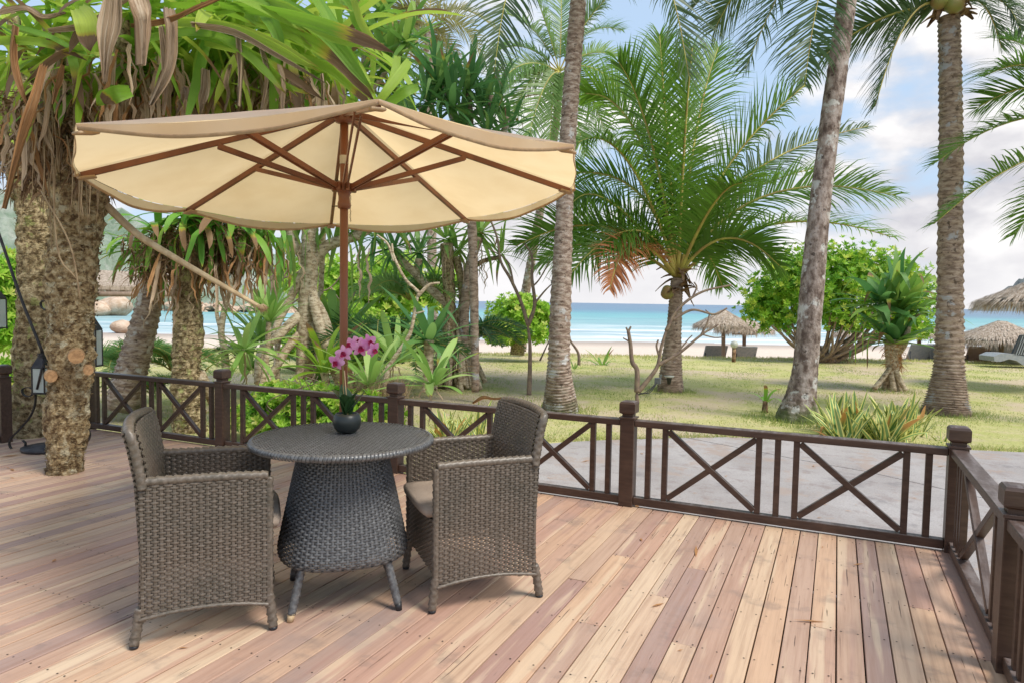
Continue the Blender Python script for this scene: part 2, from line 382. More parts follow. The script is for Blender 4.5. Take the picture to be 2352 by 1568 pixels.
M['thatch2'] = mk('thatch_strand', (.60, .50, .41), (.36, .27, .20), 11, .95)
M['pole_wood'] = mk('weathered_pole', (.30, .22, .17), (.22, .16, .12), 8, .8, stretch=(1, 1, .2))
M['lounger'] = mk('grey_lounger_weave', (.24, .26, .27), (.30, .31, .31), 12, .6)
M['lounger_dk'] = mk('black_lounger_weave', (.035, .038, .04), (.06, .062, .06), 20, .55)
M['lounger_tan'] = mk('tan_lounger_cushion', (.42, .30, .24), (.36, .26, .2), 9, .8)
M['coconut'] = mk('coconut_husk', (.25, .26, .06), (.33, .20, .08), 4, .5)
M['orchid_leaf'] = mk('orchid_leaf', (.022, .06, .022), (.04, .09, .03), 9, .32, transl=.1)
M['petal'] = mk('orchid_petal', (.70, .26, .58), (.82, .46, .74), 22, .5, transl=.35)
M['lip'] = mk('orchid_lip', (.42, .02, .09), (.55, .05, .17), 40, .45, transl=.2)
M['stem'] = mk('orchid_stem', (.20, .24, .05), (.30, .22, .10), 20, .5)
M['moss'] = mk('pot_moss', (.10, .13, .03), (.26, .24, .08), 60, .95, .005, 120)
M['rock'] = mk('beach_boulder', (.46, .32, .22), (.60, .47, .36), 1.2, .9, .1, 4, .2)
M['globe'] = mk('lamp_globe', (.60, .62, .56), (.66, .66, .6), 4, .3, transl=.3)
M['plastic'] = mk('black_plastic', (.02, .02, .025), (.03, .03, .03), 9, .4)
M['soil'] = mk('dark_soil', (.05, .035, .02), (.10, .07, .04), 5, .95)
M['chain'] = mk('brass_chain', (.20, .14, .05), (.12, .08, .04), 40, .4, metal=.7)
M['bulb'] = mk('dry_flower_stalk', (.60, .46, .28), (.46, .33, .19), 7, .8, .004, 40, stretch=(2, 2, .5))
# ------------------------------------------------------------------ ground: lawn running into beach
def shore_node(a):
    q = a.n('ShaderNodeVectorMath', operation='DOT_PRODUCT'); a.l(a.n('ShaderNodeNewGeometry').outputs['Position'], q.inputs[0])
    q.inputs[1].default_value = NH
    return a.math('SUBTRACT', q.outputs['Value'], CAM.dot(NH))
a = NM('ground'); s = shore_node(a); p = a.pos()
n1 = a.noise(p, .55, 6, .6); n2 = a.noise(p, 3.2, 6, .7); n3 = a.noise(p, 28, 4, .7)
gr = a.mix(a.mr(n1, .38, .62), (.46, .46, .16), (.62, .55, .27))
gr = a.mix(a.mr(n2, .42, .68, 0, .8), gr, (.60, .50, .30))
gr = a.mix(a.mr(n3, .35, .7, 0, .6), gr, (.26, .29, .09))
bare = a.noise(a.pos((1, 1, 1), (17, 3, 0)), .33, 6, .62)
gr = a.mix(a.mr(bare, .47, .60, 0, .85), gr, a.mix(n2, (.48, .38, .26), (.58, .46, .35)))
sand = a.mix(a.mr(n2, .3, .7), (.72, .60, .50), (.64, .52, .42))
wet = a.mr(s, 50, 60); sand = a.mix(wet, sand, (.40, .33, .28))
edge = a.math('ADD', s, a.math('MULTIPLY', a.math('SUBTRACT', n2, .5), 1.6))
col = a.mix(a.mr(edge, 24.2, 25.2), gr, sand)
m_ground = a.fin(col, .95, a.bump(n3, .02), .1)
mb = MB(); ss = [-14 + .5 * i for i in range(90)] + [31 + 2 * i for i in range(30)]; tt = [-46 + .6 * i for i in range(154)]
tt = [-200, -150, -110, -80, -60] + tt + [55, 70, 100, 150, 220]
for s_ in ss:
    for t_ in tt:
        x = CAM.x + NH.x * s_ + TH.x * t_; y = CAM.y + NH.y * s_ + TH.y * t_
        z = tz(x, y)
        if y < .25 and x > -8.6: z = min(z, -.42)
        mb.v.append((x, y, z)); mb.lc.append((0, 0, 0))
k = len(tt)
for i in range(len(ss) - 1):
    for j in range(k - 1): mb.f.append((i * k + j, i * k + j + 1, (i + 1) * k + j + 1, (i + 1) * k + j)); mb.mi.append(0)
props(mb.build('ground', m_ground), kind='structure')
# sea
a = NM('sea'); s = shore_node(a)
pr = a.n('ShaderNodeVectorMath', operation='DOT_PRODUCT'); a.l(a.n('ShaderNodeNewGeometry').outputs['Position'], pr.inputs[0]); pr.inputs[1].default_value = TH
cb = a.n('ShaderNodeCombineXYZ'); a.l(s, cb.inputs[0]); a.l(pr.outputs['Value'], cb.inputs[1])
def sn(sx, sy, off, det=5):
    mp = a.n('ShaderNodeMapping'); mp.inputs['Scale'].default_value = (sx, sy, 1); mp.inputs['Location'].default_value = off; a.l(cb.outputs[0], mp.inputs[0])
    return a.noise(mp.outputs[0], 1, det, .6)
wob = a.math('MULTIPLY', a.math('SUBTRACT', sn(.03, .018, (0, 0, 0)), .5), 60)
s2 = a.math('ADD', s, wob)
lg = a.math('LOGARITHM', a.math('MAXIMUM', s2, 40.), 10.)
col = a.ramp(a.mr(lg, 1.70, 3.2), [(0, (.46, .56, .56)), (.14, (.26, .46, .46)), (.30, (.14, .42, .42)), (.40, (.10, .38, .40)), (.47, (.09, .28, .35)), (.60, (.085, .19, .29)), (1, (.10, .17, .27))])
rip = sn(.16, .05, (5, 0, 0)); rip2 = sn(.5, .10, (9, 0, 0))
col = a.mix(a.mr(rip, .4, .65, 0, .45), col, (.07, .19, .26)); col = a.mix(a.mr(rip2, .5, .68, 0, .3), col, (.34, .50, .54))
foam = sn(.11, .012, (3, 1, 0), 6); foam2 = sn(.5, .12, (1, 4, 0), 6)
fm = a.mr(a.math('ADD', a.math('MULTIPLY', foam, .7), a.math('MULTIPLY', foam2, .3)), .50, .58)
fm = a.math('MULTIPLY', fm, a.mr(s, 88, 135, 1, 0))
fm = a.math('MAXIMUM', fm, a.mr(a.math('ADD', s, a.math('MULTIPLY', foam2, 8)), 64, 70, .9, 0))
line = a.math('MULTIPLY', a.mr(sn(.018, .006, (8, 2, 0), 3), .56, .62), a.mr(s, 85, 200, 1, 0))
col = a.mix(fm, col, (.66, .67, .68))
m_sea = a.fin(col, a.math('ADD', .35, a.math('MULTIPLY', fm, .5)), a.bump(rip2, .25), .25)
mb = MB(); rows = [46 + 1.1 * i for i in range(90)]; x = rows[-1]
while x < 42000: x *= 1.09; rows.append(x)
tt = [-1 + i / 40 for i in range(81)]
for s_ in rows:
    for t_ in tt:
        T = t_ * (60 + s_ * 2.2)
        x = CAM.x + NH.x * s_ + TH.x * T; y = CAM.y + NH.y * s_ + TH.y * T
        ph = s_ * .42 + noise.noise(Vector((T * .03, s_ * .02, 0))) * 4
        z = -1.93 + (.16 * max(0, sin(ph)) ** 3 * (1 + noise.noise(Vector((T * .02, s_ * .1, 5))))) * sm(56, 70, s_) * (1 - sm(130, 170, s_))
        mb.v.append((x, y, z)); mb.lc.append((0, 0, 0))
k = len(tt)
for i in range(len(rows) - 1):
    for j in range(k - 1): mb.f.append((i * k + j, i * k + j + 1, (i + 1) * k + j + 1, (i + 1) * k + j)); mb.mi.append(0)
props(mb.build('sea', m_sea), kind='structure')
# hills
def hill(name, prof, d0, d1, mat, seed, amp):
    mb = MB(); us = [prof[0][0] + (prof[-1][0] - prof[0][0]) * i / 70 for i in range(71)]; K = 14
    for u in us:
        for i in range(len(prof) - 1):
            if prof[i][0] <= u <= prof[i + 1][0]: v = prof[i][1] + (prof[i + 1][1] - prof[i][1]) * (u - prof[i][0]) / (prof[i + 1][0] - prof[i][0])
        top = DP(u, v, d1); base = DP(u, 690, d0); base.z = -3; back = DP(u, 690, d1 * 1.35); back.z = -3
        for j in range(K + 1):
            t = j / K
            if t <= .7: q = base.lerp(top, t / .7); q.z = base.z + (top.z - base.z) * sin(t / .7 * pi / 2) ** .9
            else: q = top.lerp(back, (t - .7) / .3)
            q.z += amp * noise.noise(q * (1.2 / amp) + Vector((seed, 0, 0))) * sm(0, .1, t) * (1 - sm(.9, 1, t))
            mb.v.append(tuple(q)); mb.lc.append((0, 0, 0))
    k = K + 1
    for i in range(len(us) - 1):
        for j in range(K): mb.f.append((i * k + j, (i + 1) * k + j, (i + 1) * k + j + 1, i * k + j + 1)); mb.mi.append(0)
    props(mb.build(name, mat, kind='structure'), kind='structure')
m_hill = mk('hill_forest', (.16, .22, .15), (.36, .38, .32), .12, .95, 1.2, .5, .1, lo=.35, hi=.68)  # air haze is put into the colour as a muted greyish green
m_head = mk('headland_forest', (.15, .165, .16), (.20, .21, .20), .02, .95, 6, .05, .1)  # distance haze painted in as a flat grey, no haze volume
hill('hill', [(-500, 420), (-100, 430), (200, 470), (500, 545), (640, 590), (740, 630), (830, 672), (900, 700)], 165, 240, m_hill, 3, 5)
hill('headland', [(2225, 716), (2262, 700), (2300, 672), (2352, 640), (2500, 590), (2800, 560)], 1500, 1900, m_head, 8, 14)
# shore rocks in front of the hill
m_rk = M['rock']
def boulder(c, r, lab, seed, sq=.7):
    mb = MB(); n = 16; K = 10
    for i in range(K + 1):
        th = pi * i / K
        for j in range(n):
            ph = 2 * pi * j / n; d = Vector((sin(th) * cos(ph), sin(th) * sin(ph), cos(th) * sq))
            q = d * r * (1 + .28 * noise.noise(d * 1.3 + Vector((seed, seed, 0)))) + Vector(c); mb.v.append(tuple(q)); mb.lc.append((0, 0, 0))
    for i in range(K):
        for j in range(n): mb.f.append((i * n + j, (i + 1) * n + j, (i + 1) * n + (j + 1) % n, i * n + (j + 1) % n)); mb.mi.append(0)
    return props(mb.build('boulder', m_rk), lab, 'boulder', 'boulders on the far beach')
boulder(DP(262, 706, 110), 2.5, 'large rounded pinkish boulder below the thatched hut roof', 1)
boulder(DP(226, 711, 108), 2.0, 'boulder half hidden behind the flaky trunk, left of the large rounded one', 4)
boulder(DP(283, 752, 61), .95, 'small pale boulder on the sand beside the leaning ringed trunk', 9)
mb = MB()
for i in range(130):
    u = ru(380, 800); c = DP(u, ru(690, 700), ru(150, 160)); c.z = ru(-2.2, -1); r = ru(.6, 2.2)
    vs = [c + Vector((ru(-1, 1), ru(-1, 1), ru(-.4, .9))).normalized() * r for _ in range(8)]
    me_ = bmesh.new(); [me_.verts.new(v) for v in vs]; bmesh.ops.convex_hull(me_, input=me_.verts[:])
    me_.verts.index_update(); mb.add([v.co[:] for v in me_.verts], [tuple(v.index for v in f.verts) for f in me_.faces]); me_.free()
props(mb.build('shore_rocks', m_rk, smooth=False), 'band of small pink rocks along the far shore', 'rocks', kind='stuff')

# ------------------------------------------------------------------ concrete paving beyond the rail
a = NM('concrete'); p = a.pos(); n1 = a.noise(p, .8, 6, .6); n2 = a.noise(p, 5, 6, .7); n3 = a.noise(p, 60, 4)
col = a.mix(a.mr(n1, .35, .65), (.34, .305, .29), (.43, .395, .38)); col = a.mix(a.mr(n2, .50, .68, 0, .6), col, (.25, .195, .18)); col = a.mix(a.mr(n3, .4, .7, 0, .35), col, (.17, .14, .13)); lo_ = a.noise(a.pos((1, 1, 1), (3, 8, 0)), 1.7, 7, .7); col = a.mix(a.mr(lo_, .54, .62, 0, .65), col, (.36, .27, .22)); col = a.mix(a.mr(lo_, .32, .43, .6, 0), col, (.19, .17, .17))
m_conc = a.fin(col, .8, a.bump(n2, .006), .3)
pav = props(bpy.data.objects.new('paving', None), kind='structure'); sc.collection.objects.link(pav); ROOTPOS['paving'] = (0, 0, 0)
def slab(pts, top, bot=-.55):
    mb = MB(); n = len(pts)
    mb.add([(x, y, top) for x, y in pts] + [(x, y, bot) for x, y in pts], [tuple(range(n)), tuple(range(2 * n - 1, n - 1, -1))] + [(i, n + i, n + (i + 1) % n, (i + 1) % n) for i in range(n)])
    return mb.build('paving_slab', m_conc, pav, smooth=False)
jl = [G(u, v, -.385).xy for u, v in ((1580, 1005), (1685, 1025), (1837, 1055), (1991, 1082), (2171, 1123))]
jl = [tuple(q) for q in jl]; d = Vector(jl[-1]) - Vector(jl[-2]); jl.append(tuple(Vector(jl[-1]) + d * 8))
ob = [tuple(G(u, v, -.385).xy) for u, v in ((1232, 1020), (1300, 1014), (1400, 1009), (1512, 1006), (1575, 1004))]
slab([(-4.35, -.3), (9.5, -.3), (9.5, .9)] + [(x, y - .006) for x, y in reversed(jl)] + list(reversed(ob)) + [(-4.3, 2.4)], -.385)
far = [tuple(G(u, v, -.385).xy) for u, v in ((1665, 1003), (1800, 1008), (2000, 1018), (2240, 1033), (2352, 1038))]
slab([(x, y + .006) for x, y in jl] + [(14, 7.5)] + list(reversed(far)), -.383)

# ------------------------------------------------------------------ deck
mb = MB()
for i in range(12): mb.box((-8.6, -.06 - i * .43 - .03, -.16), (.09, -.06 - i * .43 + .03, -.031))
mb.box((-8.6, -.02, -.30), (.09, .025, -.031)); mb.box((.062, -6, -.30), (.102, .025, -.031))
deck = props(mb.build('deck', mk('joist_wood', (.05, .035, .025), (.03, .02, .015), 5, .9), smooth=False), kind='structure')
PITCHB = .1035; ys = [-.06 - i * .43 for i in range(14)]
nails = MB(); rr = random.Random(3)
def seen(x, y, z=0, m=60):
    u, v, d = PX((x, y, z)); return d > .3 and -m < u < 2352 + m and v < 1568 + m
def quad_nail(x, y):
    r = .0042; nails.add([(x + r * cos(t * pi / 3), y + r * sin(t * pi / 3), .0012) for t in range(6)] , [tuple(range(6))])
for i in range(82):
    x1 = .058 - i * PITCHB; x0 = x1 - PITCHB + rr.choice((.0045, .005, .006))
    cuts = [.042 + rr.uniform(-.004, .004)]; k = rr.choice((2, 3, 4, 6, 7, 8))
    while cuts[-1] > -6:
        cuts.append(ys[min(k, 13)] if k < 14 else -6.2); k += rr.choice((5, 6, 8, 9, 10))
    for c1, c0 in zip(cuts, cuts[1:]):
        if not any(seen(x0, c0 + (c1 - c0) * t / 8) for t in range(9)): continue
        z = rr.uniform(-.0015, .0015)
        mb = MB().box((x0, c0 + .0012, -.03 + z), (x1, c1 - .0012, z)); mb.build('plank', M['deck'], deck, bevel=.0022)
        for y in ys:
            e = [y] if (c0 + .03 < y < c1 - .03) else ([y + .014] if abs(y - c0) < .02 else ([y - .014] if abs(y - c1) < .02 else []))
            for yy in e:
                if seen(x0, yy, 0, 20):
                    quad_nail(x0 + .018 + rr.uniform(-.004, .004), yy + rr.uniform(-.005, .005)); quad_nail(x1 - .018 + rr.uniform(-.004, .004), yy + rr.uniform(-.005, .005))
nails.build('nails', M['nail'], deck, smooth=False, kind='stuff')
mb = MB().box((-8, .0475, -.14), (.049, .062, -.003)); mb.build('edge_board', M['deck'], deck, bevel=.002)
mb = MB().box((.060, -6, -.03), (.094, .04, .004)); mb.build('plank', M['deck'], deck, bevel=.003)

# ------------------------------------------------------------------ railings
def cap(mb, cx, cy):
    w = .049
    def ring(h, z): return [(cx - h, cy - h, z), (cx + h, cy - h, z), (cx + h, cy + h, z), (cx - h, cy + h, z)]
    prof = [(w + .006, .611), (w + .006, .622), (w - .012, .623), (w - .012, .642), (w + .004, .652), (w + .006, .660), (w + .006, .715), (w - .002, .728), (w - .016, .733)]
    vs = [p for h, z in prof for p in ring(h, z)]; n = len(prof)
    fs = [(i * 4 + j, i * 4 + (j + 1) % 4, (i + 1) * 4 + (j + 1) % 4, (i + 1) * 4 + j) for i in range(n - 1) for j in range(4)] + [((n - 1) * 4, (n - 1) * 4 + 1, (n - 1) * 4 + 2, (n - 1) * 4 + 3)]
    mb.add(vs, fs)
def post(par, cx, cy, lo=-.35):
    o = MB().box((cx - .049, cy - .049, lo), (cx + .049, cy + .049, .611)).build('post', M['rail'], par, bevel=.003)
    mb = MB(); cap(mb, cx, cy); mb.build('cap', M['rail'], o, smooth=False)
def rails(par, P0, P1, bal, braces):
    "bay between post faces P0->P1 (2D); bal = offsets of baluster centres, braces = (from, to)"
    P0 = Vector((*P0, 0)); P1 = Vector((*P1, 0)); t = (P1 - P0).normalized(); Z = Vector((0, 0, 1))
    MB().beam(P0 + Z * .583, P1 + Z * .583, .084, .042).build('top_rail', M['rail'], par, bevel=.004)
    MB().beam(P0 + Z * .041, P1 + Z * .041, .06, .053).build('bottom_rail', M['rail'], par, bevel=.003)
    for b in bal:
        MB().beam(P0 + t * b + Z * .0675, P0 + t * b + Z * .562, .036, .036, up=t).build('baluster', M['rail'], par, bevel=.002)
    for a_, b_ in braces:
        for k, (za, zb) in enumerate(((.085, .545), (.545, .085))):
            n = t.cross(Z) * (.0015 if k else -.0015)
            MB().beam(P0 + t * a_ + Z * za + n, P0 + t * b_ + Z * zb + n, .036, .036).build('cross_brace', M['rail'], par, bevel=.002)
front = thing('deck_railing', (-3.9, .049, 0), 'long dark brown railing with crossed braces along the sea side of the deck', 'railing')
L = 1.939; BAL = [x - .098 for x in (.191, .305, .907, 1.02, 1.13, 1.732, 1.846)]; BR = [(.229, .789), (1.053, 1.613)]
for k in range(5): post(front, -L * k + .049, .049)
for k in range(1, 5): rails(front, (-L * k + .099, .049), (-L * (k - 1) - .001, .049), BAL, BR)
side = thing('deck_railing', (.049, -1.5, 0), 'short dark brown railing returning towards the camera on the right edge of the deck', 'railing')
for k in (1, 2, 3): post(side, .049, -1.45 * k + .049)
for k in (0, 1, 2):
    rails(side, (.049, -1.45 * k - .001), (.049, -1.45 * (k + 1) + .099), [.09, .17, .25, 1.10, 1.18, 1.26], [(.30, 1.05)])
left = thing('deck_railing', (-7.7, -.8, 0), 'dark brown railing end post and panel at the far left edge of the deck', 'railing')
post(left, -7.70, -.775); rails(left, (-7.70, -.826), (-7.70, -2.3), [.10, .2, .3, 1.17, 1.27, 1.37], [(.35, 1.1)])
# ------------------------------------------------------------------ wicker
def weave(mb, S, rows, ur, amp=.0046, hw=.0047, n=4, stake=True, vr=None, vs=10):
    """S(u, v) -> (pos, normal); u counted in stakes, v absolute; rows = list of v; ur(v) -> (u0, u1)"""
    for j, v in enumerate(rows):
        u0, u1 = ur(v); k0 = math.ceil(u0 * n); k1 = math.floor(u1 * n)
        if k1 - k0 < 1: continue
        vs_ = []
        for k in range(k0, k1 + 1):
            c = cos(pi * k / n + pi * j); o = amp * (abs(c) ** .7) * (1 if c > 0 else -1)
            for dv, e in ((-hw, -.0013), (0, .0006), (hw, -.0013)):
                p, nn = S(k / n, v + dv); vs_.append(p + nn * (o + e))
        m_ = k1 - k0 + 1
        mb.add(vs_, [(i * 3 + a, (i + 1) * 3 + a, (i + 1) * 3 + a + 1, i * 3 + a + 1) for i in range(m_ - 1) for a in (0, 1)])
    if stake:
        v0, v1 = vr or (rows[0], rows[-1]); us = [ur(v0 + (v1 - v0) * i / vs) for i in range(vs + 1)]
        for k in range(math.ceil(min(u[0] for u in us)), math.floor(max(u[1] for u in us)) + 1):
            vs_ = []; 
            for i in range(vs + 1):
                v = v0 + (v1 - v0) * i / vs
                if not (us[i][0] - .01 <= k <= us[i][1] + .01): continue
                for du, e in ((-.24, -.0006), (-.05, .0012), (.05, .0002), (.24, .0009)):
                    p, nn = S(k + du, v); vs_.append(p + nn * e)
            m_ = len(vs_) // 4
            if m_ > 1: mb.add(vs_, [(i * 4 + a, (i + 1) * 4 + a, (i + 1) * 4 + a + 1, i * 4 + a + 1) for i in range(m_ - 1) for a in (0, 1, 2)])
def wrapped(mb, pts, r, pitch=.013, n=10):
    "tube wrapped with flat strand: alternating radius rings"
    pts = [Vector(p) for p in pts]; Ls = [0]
    for a_, b_ in zip(pts, pts[1:]): Ls.append(Ls[-1] + (b_ - a_).length)
    k = max(4, int(Ls[-1] / pitch * 1.6)); out = []; rads = []
    for i in range(k + 1):
        d = Ls[-1] * i / k; j = 0
        while j < len(Ls) - 2 and Ls[j + 1] < d: j += 1
        out.append(pts[j].lerp(pts[j + 1], (d - Ls[j]) / max(1e-9, Ls[j + 1] - Ls[j]))); rads.append(r)
    mb.tube(out, rads, n, jit=lambda i, th, p: (1.02 if i % 2 else .86) + .10 * cos(2 * th + pi * (i // 2)))
HW = .285
def xr(z):   # rear profile
    pts = [(0, -.255), (.11, -.240), (.35, -.232), (.66, -.248), (.80, -.272), (.93, -.305)]
    for (a_, xa), (b_, xb) in zip(pts, pts[1:]):
        if z <= b_: return xa + (xb - xa) * max(0, (z - a_) / (b_ - a_))
    return pts[-1][1]
def make_chair():
    W_, K = M['wicker'], .024
    t = thing('wicker_armchair', (0, 0, 0), '', 'armchair')
    zb = lambda x: .105 + .028 * (1 - ((x) / .255) ** 2)
    for sg in (-1, 1):
        mb = MB()
        def S(u, v, sg=sg):
            x = .252 - u * K; x2 = x
            return Vector((x2, sg * HW, v)), Vector((0, sg, 0))
        rows = [.113 + .0112 * i for i in range(49)]
        def ur(v):
            k = max(0, 1 - max(0, v - .105) / .028); lo = 0; hi = (.252 - xr(v)) / K
            return (lo, hi)
        # bottom edge arches upward: rows near the bottom only live at the corners
        for half in (0, 1):
            rws = [v for v in rows if v < .133]
            def ur2(v, half=half):
                q = .255 * math.sqrt(max(0, (1 - (v - .105) / .028)))
                return (0, (.252 - q) / K) if not half else ((.252 + q) / K, (.252 - xr(v)) / K)
            weave(mb, S, rws, ur2, stake=False)
        weave(mb, S, [v for v in rows if v >= .133], ur)
        mb.build('side_panel', W_, t, kind='stuff')
        mb = MB(); wrapped(mb, [(x, sg * HW, zb(x) + .008) for x in [.245 - .486 * i / 12 for i in range(13)]], .0085, .012, 8); mb.build('panel_edge', W_, t)
        mb = MB()        # inner face of the arm
        weave(mb, lambda u, v, sg=sg: (Vector((.240 - u * K, sg * (HW - .030), v)), Vector((0, -sg, 0))), [.40 + .0112 * i for i in range(24)], lambda v: (0, (.240 - xr(v)) / K))
        mb.build('arm_lining', W_, t, kind='stuff')
        mb = MB()        # rolled arm top and corner posts
        wrapped(mb, spline([(.245, sg * (HW - .015), .662), (.10, sg * (HW - .015), .667), (-.1, sg * (HW - .015), .668), (-.245, sg * (HW - .013), .668)], 12), .0205)
        mb.build('arm_roll', W_, t)
        mb = MB(); wrapped(mb, [(.247, sg * (HW - .013), .10), (.249, sg * (HW - .013), .655)], .017); mb.build('front_post', W_, t)
        for x0, x1, in ((.247, .262), (-.238, -.262)):
            mb = MB(); wrapped(mb, [(x0, sg * (HW - .017), .16), (x1, sg * (HW - .012), .012)], .021); mb.build('leg', W_, t)
            o = MB().lathe((x1, sg * (HW - .012), 0), [(.015, 0), (.018, .004), (.018, .014)], 12).build('foot', M['plastic'], t)
    # apron under the seat
    mb = MB(); Q = 2 * HW / .024
    weave(mb, lambda u, v: (Vector((.248, -HW + u * .024, v)), Vector((1, 0, 0))), [.16 + .0112 * i for i in range(22)], lambda v: (0.5, Q - .5)); mb.build('front_panel', W_, t, kind='stuff')
    # back: outer and inner curved shells
    def bowx(y): return -.028 * (1 - (y / HW) ** 2)
    def topz(y): return .872 + .012 * (1 - (y / HW) ** 2)
    mb = MB()
    weave(mb, lambda u, v: (Vector((xr(v) + bowx(-HW + u * .024), -HW + u * .024, v)), Vector((-1, 0, .1))), [.16 + .0112 * i for i in range(64)], lambda v: (0, Q)); mb.build('back_panel', W_, t, kind='stuff')
    mb = MB()
    weave(mb, lambda u, v: (Vector((xr(v) + .048 + bowx(-HW + u * .020), -HW + .01 + u * .020, v)), Vector((1, 0, .2))), [.42 + .0135 * i for i in range(34)], lambda v: (0, (2 * HW - .02) / .020), hw=.0058, amp=.0042); mb.build('backrest', W_, t, kind='stuff')
    mb = MB(); pts = []
    for s_ in (-1, 1):
        pts.append([(xr(z) + .024, s_ * (HW - .002), z) for z in (.64, .68, .74, .80, .850)])
    arc = [(xr(topz(y)) + .024 + bowx(y), y, topz(y) - .005) for y in [-HW + .02 + i * (2 * HW - .04) / 14 for i in range(15)]]
    wrapped(mb, spline(pts[0] + arc + pts[1][::-1], 60), .0205, .013, 12); mb.build('back_roll', W_, t)
    MB().box((-.235, -HW + .03, .36), (.235, HW - .03, .40)).build('seat_base', M['wicker_core'], t, bevel=.004)
    mb = MB(); bm = bmesh.new(); bmesh.ops.create_cube(bm, size=1)
    bmesh.ops.subdivide_edges(bm, edges=bm.edges[:], cuts=7, use_grid_fill=True)
    for v in bm.verts:
        x, y, z = v.co * 2; r = (1 - .5 * abs(x) ** 8) * (1 - .5 * abs(y) ** 8)
        kx = 1 - .045 * abs(z) ** 2; 
        v.co = Vector((.035 + .265 * x * (1 - .05 * abs(y) ** 4) * kx, .250 * y * (1 - .05 * abs(x) ** 4) * kx, .445 + .040 * z * (.55 + .45 * (1 - x ** 4) * (1 - y ** 4)) + .004 * noise.noise(Vector((x * 2, y * 2, z)))))
    bm.verts.index_update(); mb.add([v.co[:] for v in bm.verts], [tuple(v.index for v in f.verts) for f in bm.faces]); bm.free()
    mb.build('seat_cushion', M['cushion'], t)
    return t
chair = make_chair()
def copy_tree(o, parent=None):
    c = o.copy(); sc.collection.objects.link(c)
    if parent: c.parent = parent
    for ch in list(o.children): copy_tree(ch, c)
    return c
ch2 = copy_tree(chair)
props(chair, 'brown wicker armchair on the left of the round table, its grey backrest facing right', group='wicker armchairs at the round table')
props(ch2, 'brown wicker armchair on the right of the round table, taupe cushion showing at its front', group='wicker armchairs at the round table')
chair.location = (-3.100, -2.440, 0); chair.rotation_euler = (0, 0, math.atan2(.71, .70))
ch2.location = (-2.222, -1.628, 0); ch2.rotation_euler = (0, 0, math.atan2(-.72, -.69))

# ------------------------------------------------------------------ table
TX, TY = -2.695, -2.02
tab = thing('wicker_table', (TX, TY, 0), 'round dark grey wicker table with a flared woven pedestal between the two armchairs', 'table')
WS = M['wicker_slate']; R0 = .42
ca, sa = cos(radians(20)), sin(radians(20))
mb = MB()
weave(mb, lambda u, v: (Vector((TX + ca * u * .021 - sa * v, TY + sa * u * .021 + ca * v, .752)), Vector((0, 0, 1))),
      [-.407 + .0108 * i for i in range(76)], lambda v: (-math.sqrt(max(0, .408 ** 2 - v * v)) / .021, math.sqrt(max(0, .408 ** 2 - v * v)) / .021), amp=.0046, hw=.0043)
mb.build('tabletop', WS, tab, kind='stuff')
mb = MB(); mb.lathe((TX, TY, 0), [(.02, .728), (.40, .728), (.412, .735), (.412, .744), (.40, .748), (.02, .748)], 48); mb.build('table_core', M['wicker_core'], tab)
mb = MB(); nn = 150
for k in range(nn):          # rim strands
    th0 = 2 * pi * (k + .06) / nn; th1 = 2 * pi * (k + .94) / nn; vs_ = []
    for i in range(7):
        f = i / 6; ang = -pi * .42 + pi * .92 * f; rr_ = .404 + .020 * cos(ang); z = .739 + .0165 * sin(ang)
        tw = .5 * (f - .5) * 2 * pi / nn
        for th, e in ((th0, -.0008), ((th0 + th1) / 2, .0012), (th1, -.0008)):
            vs_.append((TX + (rr_ + e) * cos(th + tw), TY + (rr_ + e) * sin(th + tw), z + e * sin(ang)))
    mb.add(vs_, [(i * 3 + a, (i + 1) * 3 + a, (i + 1) * 3 + a + 1, i * 3 + a + 1) for i in range(6) for a in (0, 1)])
mb.build('table_rim', WS, tab, kind='stuff')
prof = [(.728, .195), (.66, .211), (.55, .237), (.45, .260), (.36, .281), (.30, .295), (.265, .303), (.24, .306), (.222, .300), (.212, .286)]
def rz(z):
    for (a_, ra), (b_, rb) in zip(prof, prof[1:]):
        if z >= b_: return ra + (rb - ra) * (a_ - z) / (a_ - b_)
    return prof[-1][1]
NS = 84
def Sc(u, v):
    th = 2 * pi * u / NS; r = rz(v); sq = 1 + .035 * cos(4 * (th - radians(0))) * (.73 - v) / .5
    return Vector((TX + r * sq * cos(th), TY + r * sq * sin(th), v)), Vector((cos(th), sin(th), .25))
mb = MB(); weave(mb, Sc, [.216 + .0112 * i for i in range(46)], lambda v: (0, NS), vs=20, amp=.0040); mb.build('pedestal', WS, tab, kind='stuff')
mb = MB(); mb.lathe((TX, TY, 0), [(rz(z) - .014, z) for z in (.32, .40, .5, .6, .72)], 40, cap=False); mb.build('pedestal_core', M['wicker_core'], tab)
for a_ in (0, 1, 2, 3):
    th = math.atan2(-2.367 + 2.03, -2.705 + 2.684) + a_ * pi / 2; d = Vector((cos(th), sin(th), 0))
    o = Vector((TX + .01, TY - .01, 0)); mb = MB(); wrapped(mb, [o + d * .250 + Vector((0, 0, .26)), o + d * .325 + Vector((0, 0, .03))], .0195)
    l_ = mb.build('leg', WS, tab)
    MB().tube([o + d * .325 + Vector((0, 0, .034)), o + d * .333 + Vector((0, 0, 0))], [.0175, .014], 12).build('foot', M['bulb'] if a_ == 0 else M['plastic'], l_)

